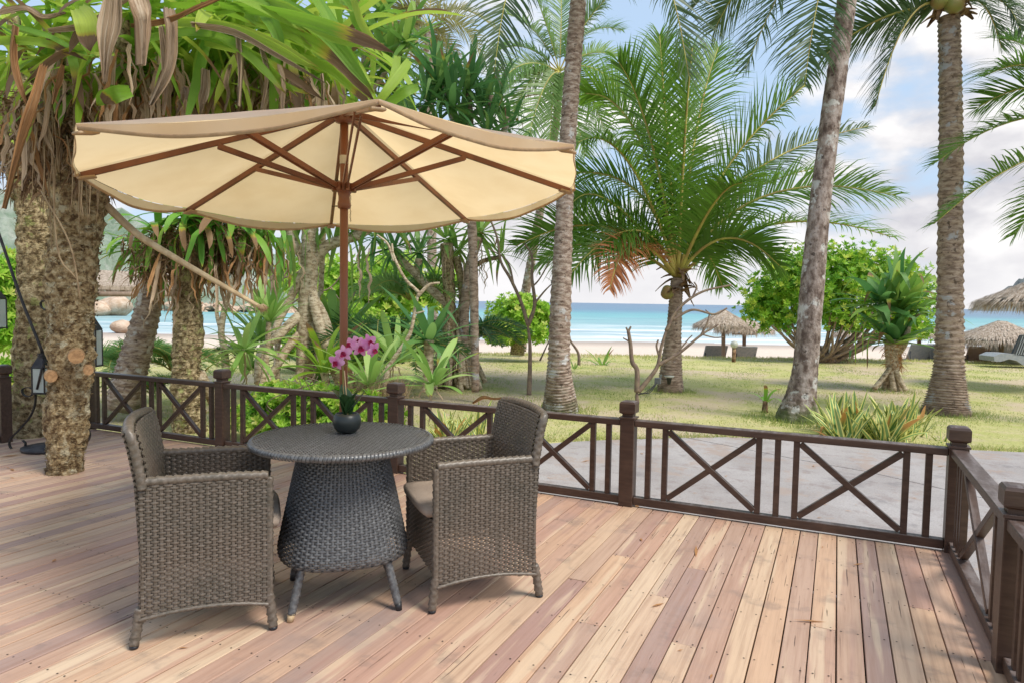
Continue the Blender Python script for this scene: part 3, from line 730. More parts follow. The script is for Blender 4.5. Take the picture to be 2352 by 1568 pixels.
# ------------------------------------------------------------------ orchid in its bowl
PXc = G(797, 992, .757); pc = Vector((PXc.x, PXc.y, .757)); pot = thing('potted_orchid', pc, 'pink orchid in a round black bowl standing on the woven table', 'potted plant')
mb = MB(); prof_ = [(.030, .002), (.046, .006), (.060, .022), (.0675, .045), (.068, .062), (.062, .082), (.053, .094), (.050, .095), (.047, .091), (.050, .080)]
mb.lathe(pc, prof_, 40); mb.build('bowl', M['pot'], pot)
mb = MB(); mb.lathe(pc + Vector((0, 0, .080)), [(.001, .009), (.02, .008), (.048, .002)], 24, cap=False, fn=lambda th, z: 1 + .04 * sin(th * 7)); mb.build('moss', M['moss'], pot)
c3 = pc + Vector((0, 0, .088))
def oleaf(az, L_, W_, e0, dr, tw=0):
    mb = MB(); p = Vector(c3); e = e0; n_ = 12; vs_ = []; side = Vector((-sin(az), cos(az), 0))
    for i in range(n_ + 1):
        t_ = i / n_; d = Vector((cos(az) * cos(e), sin(az) * cos(e), sin(e))); wv_ = W_ * (sin(pi * min(1, .12 + t_ * .90)) ** .6 if t_ < .999 else .05)
        nrm = side.cross(d) * -1; s2 = (side * cos(tw * t_) + nrm * sin(tw * t_))
        for a_ in (-1, -.5, 0, .5, 1): vs_.append(p + s2 * (a_ * wv_ / 2) + nrm * (-abs(a_) * -.16 * wv_))
        p = p + d * (L_ / n_); e -= dr / n_
    mb.add(vs_, [(i * 5 + a_, (i + 1) * 5 + a_, (i + 1) * 5 + a_ + 1, i * 5 + a_ + 1) for i in range(n_) for a_ in range(4)])
    mb.build('leaf', M['orchid_leaf'], pot)
vaz = math.atan2(RT.y, RT.x)
for q in ((vaz + pi * .93, .150, .085, 1.9 - .55, .9), (vaz + pi * .80, .150, .085, 1.40, .25), (vaz - .15, .125, .075, 1.30, .4), (vaz + .1, .150, .068, .80, -.30), (vaz - pi * .55, .115, .070, 1.40, .5), (vaz + pi * .45, .11, .065, 1.2, .8)): oleaf(*q)
dpo = depth(pc)
sp_ = [c3, DP(789, 900, dpo), DP(788, 850, dpo), DP(787, 822, dpo), DP(800, 806, dpo), DP(835, 800, dpo), DP(862, 806, dpo - .02)]
mb = MB(); mb.tube(spline(sp_, 30), [.0032 - .0015 * i / 30 for i in range(31)], 8); mb.build('flower_stem', M['stem'], pot)
mb = MB(); mb.tube([c3 + Vector((.004, 0, 0)), DP(791, 850, dpo)], .0028, 8); mb.build('support_stick', M['bulb'], pot)
mb = MB(); mb.tube(spline([DP(787, 822, dpo), DP(800, 835, dpo), DP(786, 840, dpo), DP(770, 838, dpo)], 10), .0018, 6); mb.build('flower_stem', M['stem'], pot)
def flower(u, v, dd, s_, roll, yaw_, nod=0):
    c = DP(u, v, dpo + dd); fwd = (CAM - c).normalized(); fwd = (Matrix.Rotation(yaw_, 3, 'Z') @ fwd); fwd.z += nod; fwd.normalize()
    rt = fwd.cross(Vector((0, 0, 1))).normalized(); up = rt.cross(fwd)
    me_ = []; f = None
    for k, (ang, L_, W_) in enumerate(((90, 1, .62), (90 + 75, 1.05, .85), (90 - 75, 1.05, .85), (90 + 145, .95, .55), (90 - 145, .95, .55))):
        an = radians(ang) + roll; d = rt * cos(an) + up * sin(an); sd_ = fwd.cross(d); mb = MB(); vs_ = []
        for i in range(7):
            t_ = i / 6; wv_ = s_ * W_ * .5 * (sin(pi * (.10 + t_ * .86)) ** .75)
            for a_ in (-1, -.4, .4, 1): vs_.append(c + d * (s_ * L_ * t_) + sd_ * (a_ * wv_) + fwd * (s_ * (.10 * sin(t_ * 2.6) - .22 * t_ * t_ * (k > 2) - .08 * abs(a_))))
        mb.add(vs_, [(i * 4 + a_, (i + 1) * 4 + a_, (i + 1) * 4 + a_ + 1, i * 4 + a_ + 1) for i in range(6) for a_ in range(3)])
        if f is None: f = MB().tube([c - fwd * s_ * .25 + Vector((0, 0, .0)), c + fwd * s_ * .05], s_ * .08, 8).build('flower', M['lip'], pot)
        mb.build('petal', M['petal'], f)
    mb = MB(); n_ = 10; vs_ = []
    for i in range(5):
        t_ = i / 4; r = s_ * (.10 + .22 * t_ ** .8)
        for j in range(n_):
            th = 2 * pi * j / n_; q = (rt * cos(th) + up * sin(th)) * r * (1 + .25 * sin(th * 3 + i)); vs_.append(c + q + fwd * (s_ * .42 * t_) - up * (s_ * .14 * t_))
    mb.add(vs_, [(i * n_ + j, i * n_ + (j + 1) % n_, (i + 1) * n_ + (j + 1) % n_, (i + 1) * n_ + j) for i in range(4) for j in range(n_)]); mb.build('lip', M['lip'], f)
for q in ((773, 831, -.01, .043, .25, -.5, -.25), (790, 811, -.02, .043, -.2, -.3, 0), (806, 792, .01, .044, .5, -.9, .2), (828, 798, -.02, .048, .1, .1, -.1), (848, 786, .0, .042, -.3, .5, .1), (858, 803, -.02, .040, -.6, .7, -.2), (822, 785, .03, .034, .8, .2, .5)): flower(*q)

# ------------------------------------------------------------------ parasol
UC = Vector((-3.102, -1.514, 0)); 
umb = thing('garden_parasol', UC, 'open cream canvas parasol with varnished wooden ribs rising behind the round table', 'parasol')
UW = M['umb_wood']; zh = 2.405; run = Vector((UC.x, UC.y, 2.012))
MB().tube([UC + Vector((0, 0, .06)), UC + Vector((0, 0, 1.2)), UC + Vector((0, 0, 2.44))], .0225, 20).build('pole', UW, umb)
mb = MB(); mb.lathe(UC, [(.02, 0), (.24, 0), (.25, .01), (.25, .045), (.24, .055), (.05, .07), (.034, .08), (.034, .34), (.028, .345)], 40); mb.build('base', M['iron'], umb)
mb = MB(); mb.lathe(UC, [(.024, 2.36), (.048, 2.365), (.052, 2.38), (.052, 2.415), (.04, 2.43), (.024, 2.44)], 24); mb.build('top_hub', UW, umb)
mb = MB(); mb.lathe(UC, [(.024, 1.895), (.034, 1.90), (.036, 1.925), (.031, 1.94), (.031, 1.965), (.036, 1.985), (.044, 1.99), (.046, 2.03), (.040, 2.035), (.024, 2.04)], 24); rn_ = mb.build('runner', UW, umb)
for k in range(8):
    th = 2 * pi * k / 8 + .2; d = Vector((cos(th), sin(th), 0)); MB().beam(run + d * .04, run + d * .068, .022, .045).build('runner_lug', UW, rn_, bevel=.002)
MB().tube([DP(762, 474, depth(UC + Vector((0, 0, 1.9)))), DP(806, 474, depth(UC + Vector((0, 0, 1.9))))], .0035, 8).build('locking_pin', M['chain'], umb)
mb = MB(); c0 = DP(805, 434, 3.9)
for i in range(22):
    q = c0 + Vector((0.002 * sin(i * 1.3), 0, -.0085 * i)); ax = RT if i % 2 else FW
    mb.tube([q + Vector((0, 0, .005 * cos(t_)) ) + ax * .003 * sin(t_) for t_ in [2 * pi * j / 6 for j in range(7)]], .0012, 4)
mb.build('chain', M['chain'], umb)
mb = MB(); mb.lathe(UC, [(.0235, 2.14), (.0245, 2.142), (.0245, 2.185), (.0235, 2.187)], 20); mb.build('paper_label', mk('pale_label', (.55, .5, .42), (.5, .44, .36), 20, .7), umb)
tips_px = [(180, 405), (428, 487), (760, 520), (1072, 508), (1312, 440), (1318, 344), (870, 243), (175, 299)]
tips = []
for u, v in tips_px:
    d = FW + RT * ((u - 1176) / FPX) + UP * ((784 - v) / FPX); nrm = Vector((-.059, .002, 1)); o = Vector((UC.x, UC.y, 2.017))
    tips.append(CAM + d * ((o - CAM).dot(nrm) / d.dot(nrm)))
hubp = Vector((UC.x, UC.y, zh)); apex = Vector((UC.x, UC.y, zh + .055))
for k in range(8):
    T_ = tips[k]; d = (T_ - hubp).normalized(); p0 = hubp + Vector((d.x, d.y, 0)).normalized() * .045
    rib = MB().beam(p0, T_ - d * .012, .021, .030).build('rib', UW, umb, bevel=.002)
    mid = p0.lerp(T_, .49) - Vector((0, 0, .018)); dh = Vector((d.x, d.y, 0)).normalized(); sd_ = dh.cross(Vector((0, 0, 1)))
    st_ = MB(); 
    for s_ in (-1, 1): st_.beam(run + dh * .060 + sd_ * .012 * s_ + Vector((0, 0, 0)), mid + sd_ * .0155 * s_, .0085, .026)
    st_.build('strut', UW, rib, bevel=.001)
def edge_pt(A, B, f, sag): 
    q = A.lerp(B, f); q = q + (q - Vector((UC.x, UC.y, q.z))).normalized() * (.014 * sin(pi * f)); q.z -= sag * sin(pi * f); return q
VAL = .058
for k in range(8):
    A, B = tips[k] + Vector((0, 0, .02)), tips[(k + 1) % 8] + Vector((0, 0, .02)); mb = MB(); n_, m_ = 12, 24; vs_ = []
    for i in range(n_ + 1):
        s_ = i / n_
        for j in range(m_ + 1):
            f = j / m_; e = edge_pt(A, B, f, .034); q = apex.lerp(e, s_)
            q.z -= .040 * sin(pi * f) * sin(pi * s_) - .004 - .004 * noise.noise(q * 5); vs_.append(q)
    mb.add(vs_, [(i * (m_ + 1) + j, (i + 1) * (m_ + 1) + j, (i + 1) * (m_ + 1) + j + 1, i * (m_ + 1) + j + 1) for i in range(n_) for j in range(m_)])
    pn = mb.build('canopy_panel', M['canvas'], umb)
    m_ = 12; mb = MB(); vs_ = []; hem = MB(); hv = []
    for j in range(m_ * 2 + 1):
        f = j / (m_ * 2); q = edge_pt(A, B, f, .034); out = (q - Vector((UC.x, UC.y, q.z))).normalized()
        for h in (0, .5, 1):
            vs_.append(q + Vector((0, 0, -VAL * h * (.35 + .65 * abs(sin(pi * f))))) + Vector((0, 0, .003)) + out * (.006 * sin(f * 17 + k * 2) * h + .001))
        b_ = vs_[-1]; hv += [b_ + out * .0012 + Vector((0, 0, .013)), b_ + out * .0012 + Vector((0, 0, -.001)), b_ - out * .0012 + Vector((0, 0, -.001)), b_ - out * .0012 + Vector((0, 0, .013))]
    mb.add(vs_, [(j * 3 + h, (j + 1) * 3 + h, (j + 1) * 3 + h + 1, j * 3 + h + 1) for j in range(m_ * 2) for h in (0, 1)])
    mb.build('valance', M['canvas'], pn)
    hem.add(hv, [(j * 4 + h, (j + 1) * 4 + h, (j + 1) * 4 + h + 1, j * 4 + h + 1) for j in range(m_ * 2) for h in (0, 1, 2)]); hem.build('hem', M['hem'], pn)
    T_ = tips[k]; dh = (T_ - Vector((UC.x, UC.y, T_.z))).normalized(); pk = MB().beam(T_ - dh * .075 + Vector((0, 0, .004)), T_ + dh * .004 + Vector((0, 0, -.012)), .055, .012); pk.build('rib_pocket', M['hem'], pn, bevel=.004)

# ------------------------------------------------------------------ lantern stand behind the flaky trunk
IR = M['iron']; LD = depth(G(85, 1030, 0)); base = G(120, 1030, 0)
ls = thing('lantern_stand', base, 'black wrought iron lantern stand with scrolled feet behind the flaky trunk', 'lantern stand')
mb = MB(); mb.lathe(base, [(.01, 0), (.235, 0), (.24, .01), (.24, .028), (.15, .032), (.148, .045), (.02, .052)], 40); mb.build('base_plate', IR, ls)
MB().tube([base + Vector((0, 0, .04)), DP(132, 800, LD), DP(136, 640, LD)], .013, 10).build('post', IR, ls)
def strip(par, pix, dd=0, w_=.028, th_=.006, name='scroll'):
    pts = spline([DP(u, v, LD + dd) for u, v in pix], 40); mb = MB(); vs_ = []
    for i, p in enumerate(pts):
        t_ = (pts[min(i + 1, 40)] - pts[max(i - 1, 0)]).normalized(); n_ = t_.cross(FW).normalized()
        for a_, b_ in ((-1, -1), (1, -1), (1, 1), (-1, 1)): vs_.append(p + FW * (a_ * w_ / 2) + n_ * (b_ * th_ / 2))
    mb.add(vs_, [(i * 4 + j, (i + 1) * 4 + j, (i + 1) * 4 + (j + 1) % 4, i * 4 + (j + 1) % 4) for i in range(40) for j in range(4)]); return mb.build(name, IR, par, smooth=False)
strip(ls, [(78, 903), (66, 910), (54, 905), (52, 893), (66, 889), (80, 899), (81, 925), (70, 955), (45, 985), (26, 1005), (22, 1022), (35, 1036), (52, 1032), (59, 1018), (52, 1010)])
strip(ls, [(187, 975), (203, 985), (206, 1003), (196, 1018), (178, 1020), (170, 1012)], .05)
strip(ls, [(105, 713), (96, 706), (94, 696), (102, 690), (110, 697)], .0)
def lantern(par_label, u0, v0, u1, v1, dd, tip):
    d = LD + dd; cx_ = (u0 + u1) / 2; wpx = u1 - u0; c = DP(cx_, v1, d); Wm = wpx * d / FPX; H = (v1 - v0) * d / FPX
    t = thing('lantern', c, par_label, 'lantern'); h = Wm / 2
    yw = YAW * -1
    def B(a_, b_, nm, mt, par=None):
        mb = MB().box(a_, b_); R3 = Matrix.Rotation(radians(25), 3, 'Z'); mb.v = [tuple(R3 @ Vector(p) + c) for p in mb.v]; return mb.build(nm, mt, par or t, bevel=.0015)
    B((-h * 1.15, -h * 1.15, -.012), (h * 1.15, h * 1.15, 0), 'tray', IR); B((-h * 1.05, -h * 1.05, H * .98), (h * 1.05, h * 1.05, H), 'top_frame', IR)
    for sx in (-1, 1):
        for sy in (-1, 1): B((sx * h - .006, sy * h - .006, 0), (sx * h + .006, sy * h + .006, H * .98), 'corner_bar', IR)
    for a_, b_ in (((-h + .007, -h - .001, .004), (h - .007, -h + .001, H * .97)), ((-h + .007, h - .001, .004), (h - .007, h + .001, H * .97)), ((-h - .001, -h + .007, .004), (-h + .001, h - .007, H * .97)), ((h - .001, -h + .007, .004), (h + .001, h - .007, H * .97))):
        B(a_, b_, 'glass_pane', M['lantern_glass'])
    mb = MB(); tp = tip * d / FPX; R3 = Matrix.Rotation(radians(25), 3, 'Z')
    vs_ = [R3 @ Vector((x * h * 1.12, y * h * 1.12, H)) + c for x, y in ((-1, -1), (1, -1), (1, 1), (-1, 1))] + [R3 @ Vector((x * h * .22, y * h * .22, H + tp)) + c for x, y in ((-1, -1), (1, -1), (1, 1), (-1, 1))]
    mb.add(vs_, [(0, 1, 5, 4), (1, 2, 6, 5), (2, 3, 7, 6), (3, 0, 4, 7), (4, 5, 6, 7)]); mb.build('roof', IR, t, smooth=False)
    mb = MB(); mb.tube([c + Vector((0, 0, H + tp + .012 * (1 - cos(a_)))) + RT * .012 * sin(a_) for a_ in [2 * pi * j / 10 for j in range(11)]], .003, 6); mb.build('ring', IR, t)
lantern('black lantern with frosted panes on the stand tray, left of the flaky trunk', 84, 843, 112, 900, .0, 32)
lantern('grey lantern with frosted panes peeping out to the right of the flaky trunk', 203, 757, 228, 838, .2, 28)
lantern('grey lantern cut by the left edge of the picture above the railing post', -20, 686, 6, 752, .1, 22)
mb = MB(); mb.tube(spline([DP(-30, 470, LD - .1), DP(0, 545, LD - .1), DP(50, 690, LD - .1), DP(99, 812, LD - .1)], 20), .0125, 10)
od = thing('iron_hook', DP(-30, 470, LD - .1), 'slanting black iron rod running down from the upper left to the lantern stand', 'rod'); mb.build('rod', IR, od)
mb = MB(); [mb.tube([DP(96, y, LD - .1) + (RT * cos(a_) + FW * sin(a_)) * .030 for a_ in [2 * pi * j / 12 for j in range(13)]], .006, 6) for y in (812, 816, 820)]; mb.build('collar', IR, od)
mb = MB(); mb.tube([DP(102, 820, LD - .1), DP(85, 893, LD - .06)], .010, 8); mb.build('brace', IR, od)
# ------------------------------------------------------------------ leaf meshes
def strap_mesh(name, mat, e0, droop, kind='pan', seed=0, kink=None, n=10):
    """unit-length strap leaf growing along +X, folded along the middle; lc = (across, along, random)"""
    R_ = random.Random(seed); mb = MB(); p = Vector((0, 0, 0)); e = e0; vs_ = []; lc = []; yaw_ = 0; cur = R_.uniform(-.25, .25)
    tw = R_.uniform(-.5, .5)
    for i in range(n + 1):
        t = i / n
        if kind == 'pan': w_ = (.75 + .25 * sin(pi * min(1, t * 1.6))) * (1 - max(0, (t - .55) / .45) ** 1.5) + .02
        elif kind == 'oval': w_ = (.35 + .65 * sin(pi * min(1, .12 + t * .80)) ** .8) * (1 if t < .85 else max(.04, 1 - ((t - .85) / .15) ** 1.6))
        elif kind == 'dead': w_ = (.5 + .5 * sin(pi * t)) * R_.uniform(.7, 1.1) * (1 if t < .9 else .4)
        else: w_ = sin(pi * min(1, .25 + t * .75)) ** .6 + .02
        d = Vector((cos(e) * cos(yaw_), cos(e) * sin(yaw_), sin(e))); sd_ = Vector((-sin(yaw_), cos(yaw_), 0)); nn = d.cross(sd_)
        s2 = sd_ * cos(tw * t) + nn * sin(tw * t); n2 = nn * cos(tw * t) - sd_ * sin(tw * t)
        fold = {'pan': .32, 'oval': .16, 'dead': .5, 'blade': .2}[kind]
        for a_ in (-1, 0, 1):
            j = R_.uniform(-.15, .15) if kind == 'dead' else 0
            vs_.append(p + s2 * (a_ * .5 * w_ * (1 - (.35 if kind == 'dead' else 0))) + n2 * ((fold * (abs(a_) - .4) + j) * .5 * w_ * -1 * (-1)))
            lc.append((.5 + a_ * .5, t, 0))
        p = p + d / n
        e -= droop * (.4 + 1.2 * t) / n; yaw_ += cur / n
        if kink and abs(t - kink[0]) < .5 / n: e -= kink[1]
        e = max(e, -1.5)
    mb.add(vs_, [(i * 3 + a_, (i + 1) * 3 + a_, (i + 1) * 3 + a_ + 1, i * 3 + a_ + 1) for i in range(n) for a_ in (0, 1)], 0, lc)
    return mb
STR = {}
def strap_set(key, mat, kind, wl, droops=(.9, 1.5), kinks=.15, bins=(80, 60, 40, 20, 0, -20, -45, -70)):
    d = {}
    for b in bins:
        for k in range(3):
            R_ = random.Random(hash((len(STR), b, k)) & 0xffff)
            R_ = random.Random(b * 7 + k * 131 + len(STR) * 977)
            kk = (R_.choice((.4, .5, .6, .7)), R_.uniform(.8, 1.9)) if R_.random() < kinks and b > -30 else None
            mb = strap_mesh(key, mat, radians(b + R_.uniform(-6, 6)), R_.uniform(*droops), kind, R_.randrange(9999), kk)
            # scale width: across coordinate is unit wide -> apply ratio by shrinking vertices about centreline
            vs_ = mb.v
            for i in range(0, len(vs_), 3):
                c = Vector(vs_[i + 1]) 
                for q in (0, 2): vs_[i + q] = tuple(c + (Vector(vs_[i + q]) - c) * wl)
            d[(b, k)] = mb.mesh(key, mat)
    STR[key] = d
strap_set('pan', M['pan_green'], 'pan', .075, (.7, 1.6), .3)
strap_set('pandk', M['pan_dark'], 'pan', .085, (.5, 1.3), .35)
strap_set('lush', M['lush'], 'oval', .075, (.7, 1.5), .08)
strap_set('nest', M['nest'], 'oval', .115, (1.4, 2.3), .08)
strap_set('crin', M['crinum'], 'oval', .10, (.5, 1.3), .1)
strap_set('sans', M['varieg'], 'blade', .13, (.1, .9), .1, (85, 75, 60, 45, 30))
strap_set('dead', M['dead'], 'dead', .085, (.3, 1.4), .2)
strap_set('deadr', M['dead_rust'], 'dead', .075, (.3, 1.4), .2)
def put_leaf(par, key, c, az, el_, L_, wmul=1, name='leaf', roll=0):
    d = STR[key]; bins = sorted({b for b, k in d}); b = min(bins, key=lambda q: abs(q - el_)); me = d[(b, random.randrange(3))]
    Mx = Matrix.Translation(Vector(c)) @ Matrix.Rotation(az, 4, 'Z') @ Matrix.Rotation(radians(b - el_) * .8, 4, 'Y') @ Matrix.Rotation(roll, 4, 'X') @ Matrix.Diagonal((L_, L_ * wmul, L_, 1))
    return inst(me, name, par, Mx)
def rosette(par, key, c, n, L_, hi=85, lo=-10, wmul=1, az0=None, azr=None, spread=.06, name='leaf', lv=.22, pw=1.0):
    a0 = ru(0, 6.28)
    for i in range(n):
        f = ((i + .5) / n) ** pw; e = hi + (lo - hi) * f + ru(-7, 7)
        az = a0 + i * 2.39996 + ru(-.2, .2)
        if azr is not None: az = az0 + (((az / (2 * pi)) % 1) - .5) * azr
        q = Vector(c) + Vector((cos(az), sin(az), 0)) * spread * L_ * ru(.2, 1) + Vector((0, 0, spread * L_ * (.5 - f)))
        put_leaf(par, key, q, az, e, L_ * ru(1 - lv, 1 + lv), wmul * ru(.85, 1.15), name, ru(-.25, .25))
VA = math.atan2(RT.y, RT.x)       # azimuth of picture-right
def leaf_px(par, pts, W_, mat, kind='oval', name='leaf', face=None, rnd_=0):
    "individually shaped big leaf through picture points [(u,v,depth)], width W_ m, turned towards the viewer side"
    P_ = spline([DP(*q) for q in pts], 12); mb = MB(); vs_ = []; lc = []; ph = ru(0, 6); tw0 = ru(-.5, .5) if face is None else face
    for i, p in enumerate(P_):
        t = i / 12; d = (P_[min(i + 1, 12)] - P_[max(0, i - 1)]).normalized()
        vw = (CAM - p).normalized(); sd_ = d.cross(vw).normalized(); nn = sd_.cross(d)
        tw = tw0 + .5 * sin(t * 2.2 + ph); s2 = sd_ * cos(tw) + nn * sin(tw); n2 = nn * cos(tw) - sd_ * sin(tw)
        if kind == 'dead': w_ = W_ * .62 * (.35 + .65 * sin(pi * min(1, .15 + t * .8))) * (1 + .12 * sin(t * 9 + ph)) * (1 - .55 * t * t); fold = .0
        else: w_ = W_ * .62 * (.40 + .60 * sin(pi * min(1, .10 + t * .82)) ** .8) * (1 if t < .82 else max(.05, 1 - ((t - .82) / .18) ** 1.7)); fold = .18
        for a_ in (-1, -.66, -.33, 0, .33, .66, 1):
            j = (.16 * w_ * noise.noise(Vector((a_ * 3, t * 5, ph))) + W_ * .16 * (1 if round(abs(a_) * 3) % 2 else -1)) if kind == 'dead' else 0
            if kind != 'dead': j = W_ * (.022 if round(abs(a_) * 3) % 2 else -.022) + .05 * w_ * noise.noise(Vector((a_, t * 7, ph)))
            vs_.append(p + s2 * (a_ * .5 * w_) + n2 * (fold * .5 * w_ * abs(a_) + j)); lc.append((.5 + a_ * .5, t, 0))
    mb.add(vs_, [(i * 7 + a_, (i + 1) * 7 + a_, (i + 1) * 7 + a_ + 1, i * 7 + a_ + 1) for i in range(12) for a_ in range(6)], 0, lc)
    return mb.build(name, mat, par)

# ------------------------------------------------------------------ coconut fronds
def frond(par, P_, leaf_len, mats, seed=0, droop=.9, n_l=92, w_l=.024, start=.14, dens=1, rw=.020, name='frond'):
    "P_: list of rachis points in the world"
    R_ = random.Random(seed); K = 16; pts = spline(P_, K); mb = MB()
    L_ = sum((b - a_).length for a_, b in zip(pts, pts[1:]))
    mb.tube(pts, [rw * (1 - .85 * i / K) + .002 for i in range(K + 1)], 5, 1)
    Z = Vector((0, 0, 1)); wind = R_.uniform(-.15, .15); roll = R_.uniform(-.85, .85)
    for i in range(int(n_l * dens)):
        t = start + (1 - start) * (i + R_.random() * .6) / (n_l * dens); t = min(t, .995)
        x = t * K; k = min(int(x), K - 1); p = pts[k].lerp(pts[k + 1], x - k); T_ = (pts[k + 1] - pts[k]).normalized()
        S_ = T_.cross(Z); S_ = S_.normalized() if S_.length > .15 else TH.copy(); Nn = S_.cross(T_); S_, Nn = S_ * cos(roll) + Nn * sin(roll), Nn * cos(roll) - S_ * sin(roll)
        f = (t - start) / (1 - start); prof_ = (.45 + .55 * sin(pi * min(1, .12 + f * .75))) * (1 if f < .8 else 1 - (f - .8) * 2.6)
        for s_ in (-1, 1):
            if R_.random() < .04: continue
            ll = leaf_len * prof_ * R_.uniform(.8, 1.1); an = radians(38 + 28 * (1 - f) ** .5 * 1 - 12 * f + R_.uniform(-7, 7))
            d = (T_ * cos(an) + S_ * (s_ * sin(an)) + Nn * R_.uniform(.05, .45)).normalized(); q = p.copy(); vs_ = []; lc = []; c = R_.random(); SG = 4
            for j in range(SG + 1):
                wv_ = w_l * (1, 1.05, .85, .55, .06)[j]; wd = (T_ - d * T_.dot(d)); wd = wd.normalized() if wd.length > .05 else S_
                vs_ += [q - wd * wv_ / 2, q + wd * wv_ / 2]; lc += [(0, j / SG, c), (1, j / SG, c)]
                q = q + d * ll / SG; d = (d + Vector((0, 0, -1)) * droop * (.04, .12, .30, .85, 1)[j] * R_.uniform(.7, 1.3) + S_ * wind * .2).normalized()
            mb.add(vs_, [(j * 2, j * 2 + 1, j * 2 + 3, j * 2 + 2) for j in range(SG)], 0, lc)
    return mb.build(name, mats, par)
def ring_trunk(par, pix, radpx, mat, d0, d1=None, base=None, rings=70, n=22, rr=.055, seed=0, flare=True, name='trunk'):
    "trunk through picture points with radii in picture pixels, raised leaf-scar rings"
    d1 = d1 or d0; k = len(pix)
    P_ = [DP(u, v, d0 + (d1 - d0) * i / (k - 1)) for i, (u, v) in enumerate(pix)]
    if base is not None: P_[0] = base
    rads = [r * (d0 + (d1 - d0) * i / (k - 1)) / FPX for i, r in enumerate(radpx)]
    N_ = rings * 3; pts = spline(P_, N_); rl = []
    prof_ = (1.0, .965, 1.045)
    for i in range(N_ + 1):
        r = lerpl(rads, i / N_); rl.append(r * (1 + (prof_[i % 3] - 1) * rr / .055))
    def jit(i, th, p): return 1 + .05 * noise.noise(Vector((cos(th) * 1.3, sin(th) * 1.3, p.z * 1.5 + seed))) + .025 * noise.noise(Vector((cos(th) * 6, sin(th) * 6, p.z * 9 + seed)))
    mb = MB(); mb.tube(pts, rl, n, jit=jit); return mb.build(name, mat, par, smooth=True), pts, rl
def bez(a_, c, b, n=6):
    return [(a_ * (1 - t) ** 2 + c * 2 * t * (1 - t) + b * t * t) for t in [i / n for i in range(n + 1)]]
def palm_frond(par, crown, cd_, ctrl, tip, dd, ll, mat, **kw):
    A = DP(crown[0], crown[1], cd_); B = DP(tip[0], tip[1], cd_ + dd); c = DP(ctrl[0], ctrl[1], cd_ + dd * .5)
    return frond(par, bez(A, c, B), ll, [mat, M['rachis']], seed=int(tip[0] * 7 + tip[1]), **kw)
def husks(par, c, r, h, n=16, mat=None):
    mb = MB()
    for i in range(n):
        th = ru(0, 2 * pi); z = ru(-.2, .8) * h; p = Vector(c) + Vector((cos(th) * r * .7, sin(th) * r * .7, z)); d = Vector((cos(th) * .6, sin(th) * .6, ru(-.9, .5))).normalized()
        s_ = d.cross(Vector((0, 0, 1))).normalized(); w_ = r * ru(.25, .5); L_ = h * ru(.35, .8); vs_ = []
        for j in range(4):
            t = j / 3; q = p + d * L_ * t + Vector((0, 0, -.3 * L_ * t * t)); ww = w_ * (1 - .75 * t)
            vs_ += [q - s_ * ww, q + d.cross(s_) * ww * .5, q + s_ * ww]
        mb.add(vs_, [(j * 3 + a_, j * 3 + a_ + 1, j * 3 + a_ + 4, j * 3 + a_ + 3) for j in range(3) for a_ in (0, 1)])
    return mb.build('husk', mat or M['husk'], par)
def coco(par, c, r):
    mb = MB(); n_ = 12
    mb.lathe(c, [(r * sin(pi * i / 8) * (1 - .1 * cos(3 * pi * i / 8)) + .001, -r * 1.15 * cos(pi * i / 8)) for i in range(9)], n_, fn=lambda th, z: 1 + .05 * cos(3 * th)); mb.build('coconut', M['coconut'], par)

# palm A : tall trunk just right of the parasol
gA = G(1285, 945); dA = depth(gA)
pA = thing('coconut_palm', gA, 'tall leaning coconut palm trunk with dark scars just right of the parasol edge', 'palm tree')
ring_trunk(pA, [(1285, 962), (1286, 930), (1284, 880), (1284, 820), (1288, 700), (1296, 500), (1306, 300), (1320, 100), (1334, -60), (1345, -190)], [46, 39, 31, 26, 24, 20, 19, 19, 18, 17], M['bark_palm'], dA, dA - .6, rings=75, seed=3, rr=.07)
cA = (1345, -190); ca_d = dA - .6
for ctrl, tip, dd in (((1520, -260), (1582, 175), -.6), ((1180, -260), (1135, 165), -.8), ((1250, -320), (1010, -40), .5), ((1480, -330), (1730, -150), 1), ((1400, -300), (1430, -20), -2.2), ((1290, -330), (1240, -80), 2), ((1345, -400), (1340, -480), 1)):
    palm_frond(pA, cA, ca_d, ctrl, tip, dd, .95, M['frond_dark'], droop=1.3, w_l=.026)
husks(pA, DP(*cA, ca_d), .25, .5)
# palm B : short central palm with a full crown
gB = G(1540, 900); dB = depth(gB)
pB = thing('coconut_palm', gB, 'short coconut palm with a full green crown and one orange dead frond', 'palm tree')
ring_trunk(pB, [(1540, 910), (1540, 885), (1542, 840), (1548, 760), (1552, 690), (1556, 640)], [32, 30, 24, 17, 15, 15], M['bark_brown'], dB, rings=44, seed=8, rr=.06)
cB = (1556, 640)
FB = [((1420, 440), (1185, 565), -.5, 0), ((1400, 500), (1240, 600), .8, 0), ((1380, 380), (1310, 470), -1.4, 0), ((1440, 250), (1322, 330), -1.8, 0), ((1480, 200), (1345, 215), .6, 0),
      ((1500, 250), (1420, 140), -.8, 0), ((1530, 300), (1515, 80), .2, 0), ((1570, 300), (1590, 110), -1.0, 0), ((1590, 260), (1650, 110), 1.2, 0), ((1620, 380), (1850, 195), .3, 0),
      ((1640, 360), (1995, 290), 1.0, 1), ((1700, 360), (2058, 450), -.5, 0), ((1740, 440), (2050, 545), .9, 0), ((1660, 470), (1790, 610), -1.2, 0), ((1640, 420), (1705, 420), -2.2, 0),
      ((1480, 420), (1300, 640), -1.6, 0), ((1440, 470), (1400, 665), -2.0, 2), ((1600, 480), (1660, 660), 1.5, 0), ((1490, 320), (1240, 420), .9, 0), ((1600, 440), (1900, 380), 2, 0)]
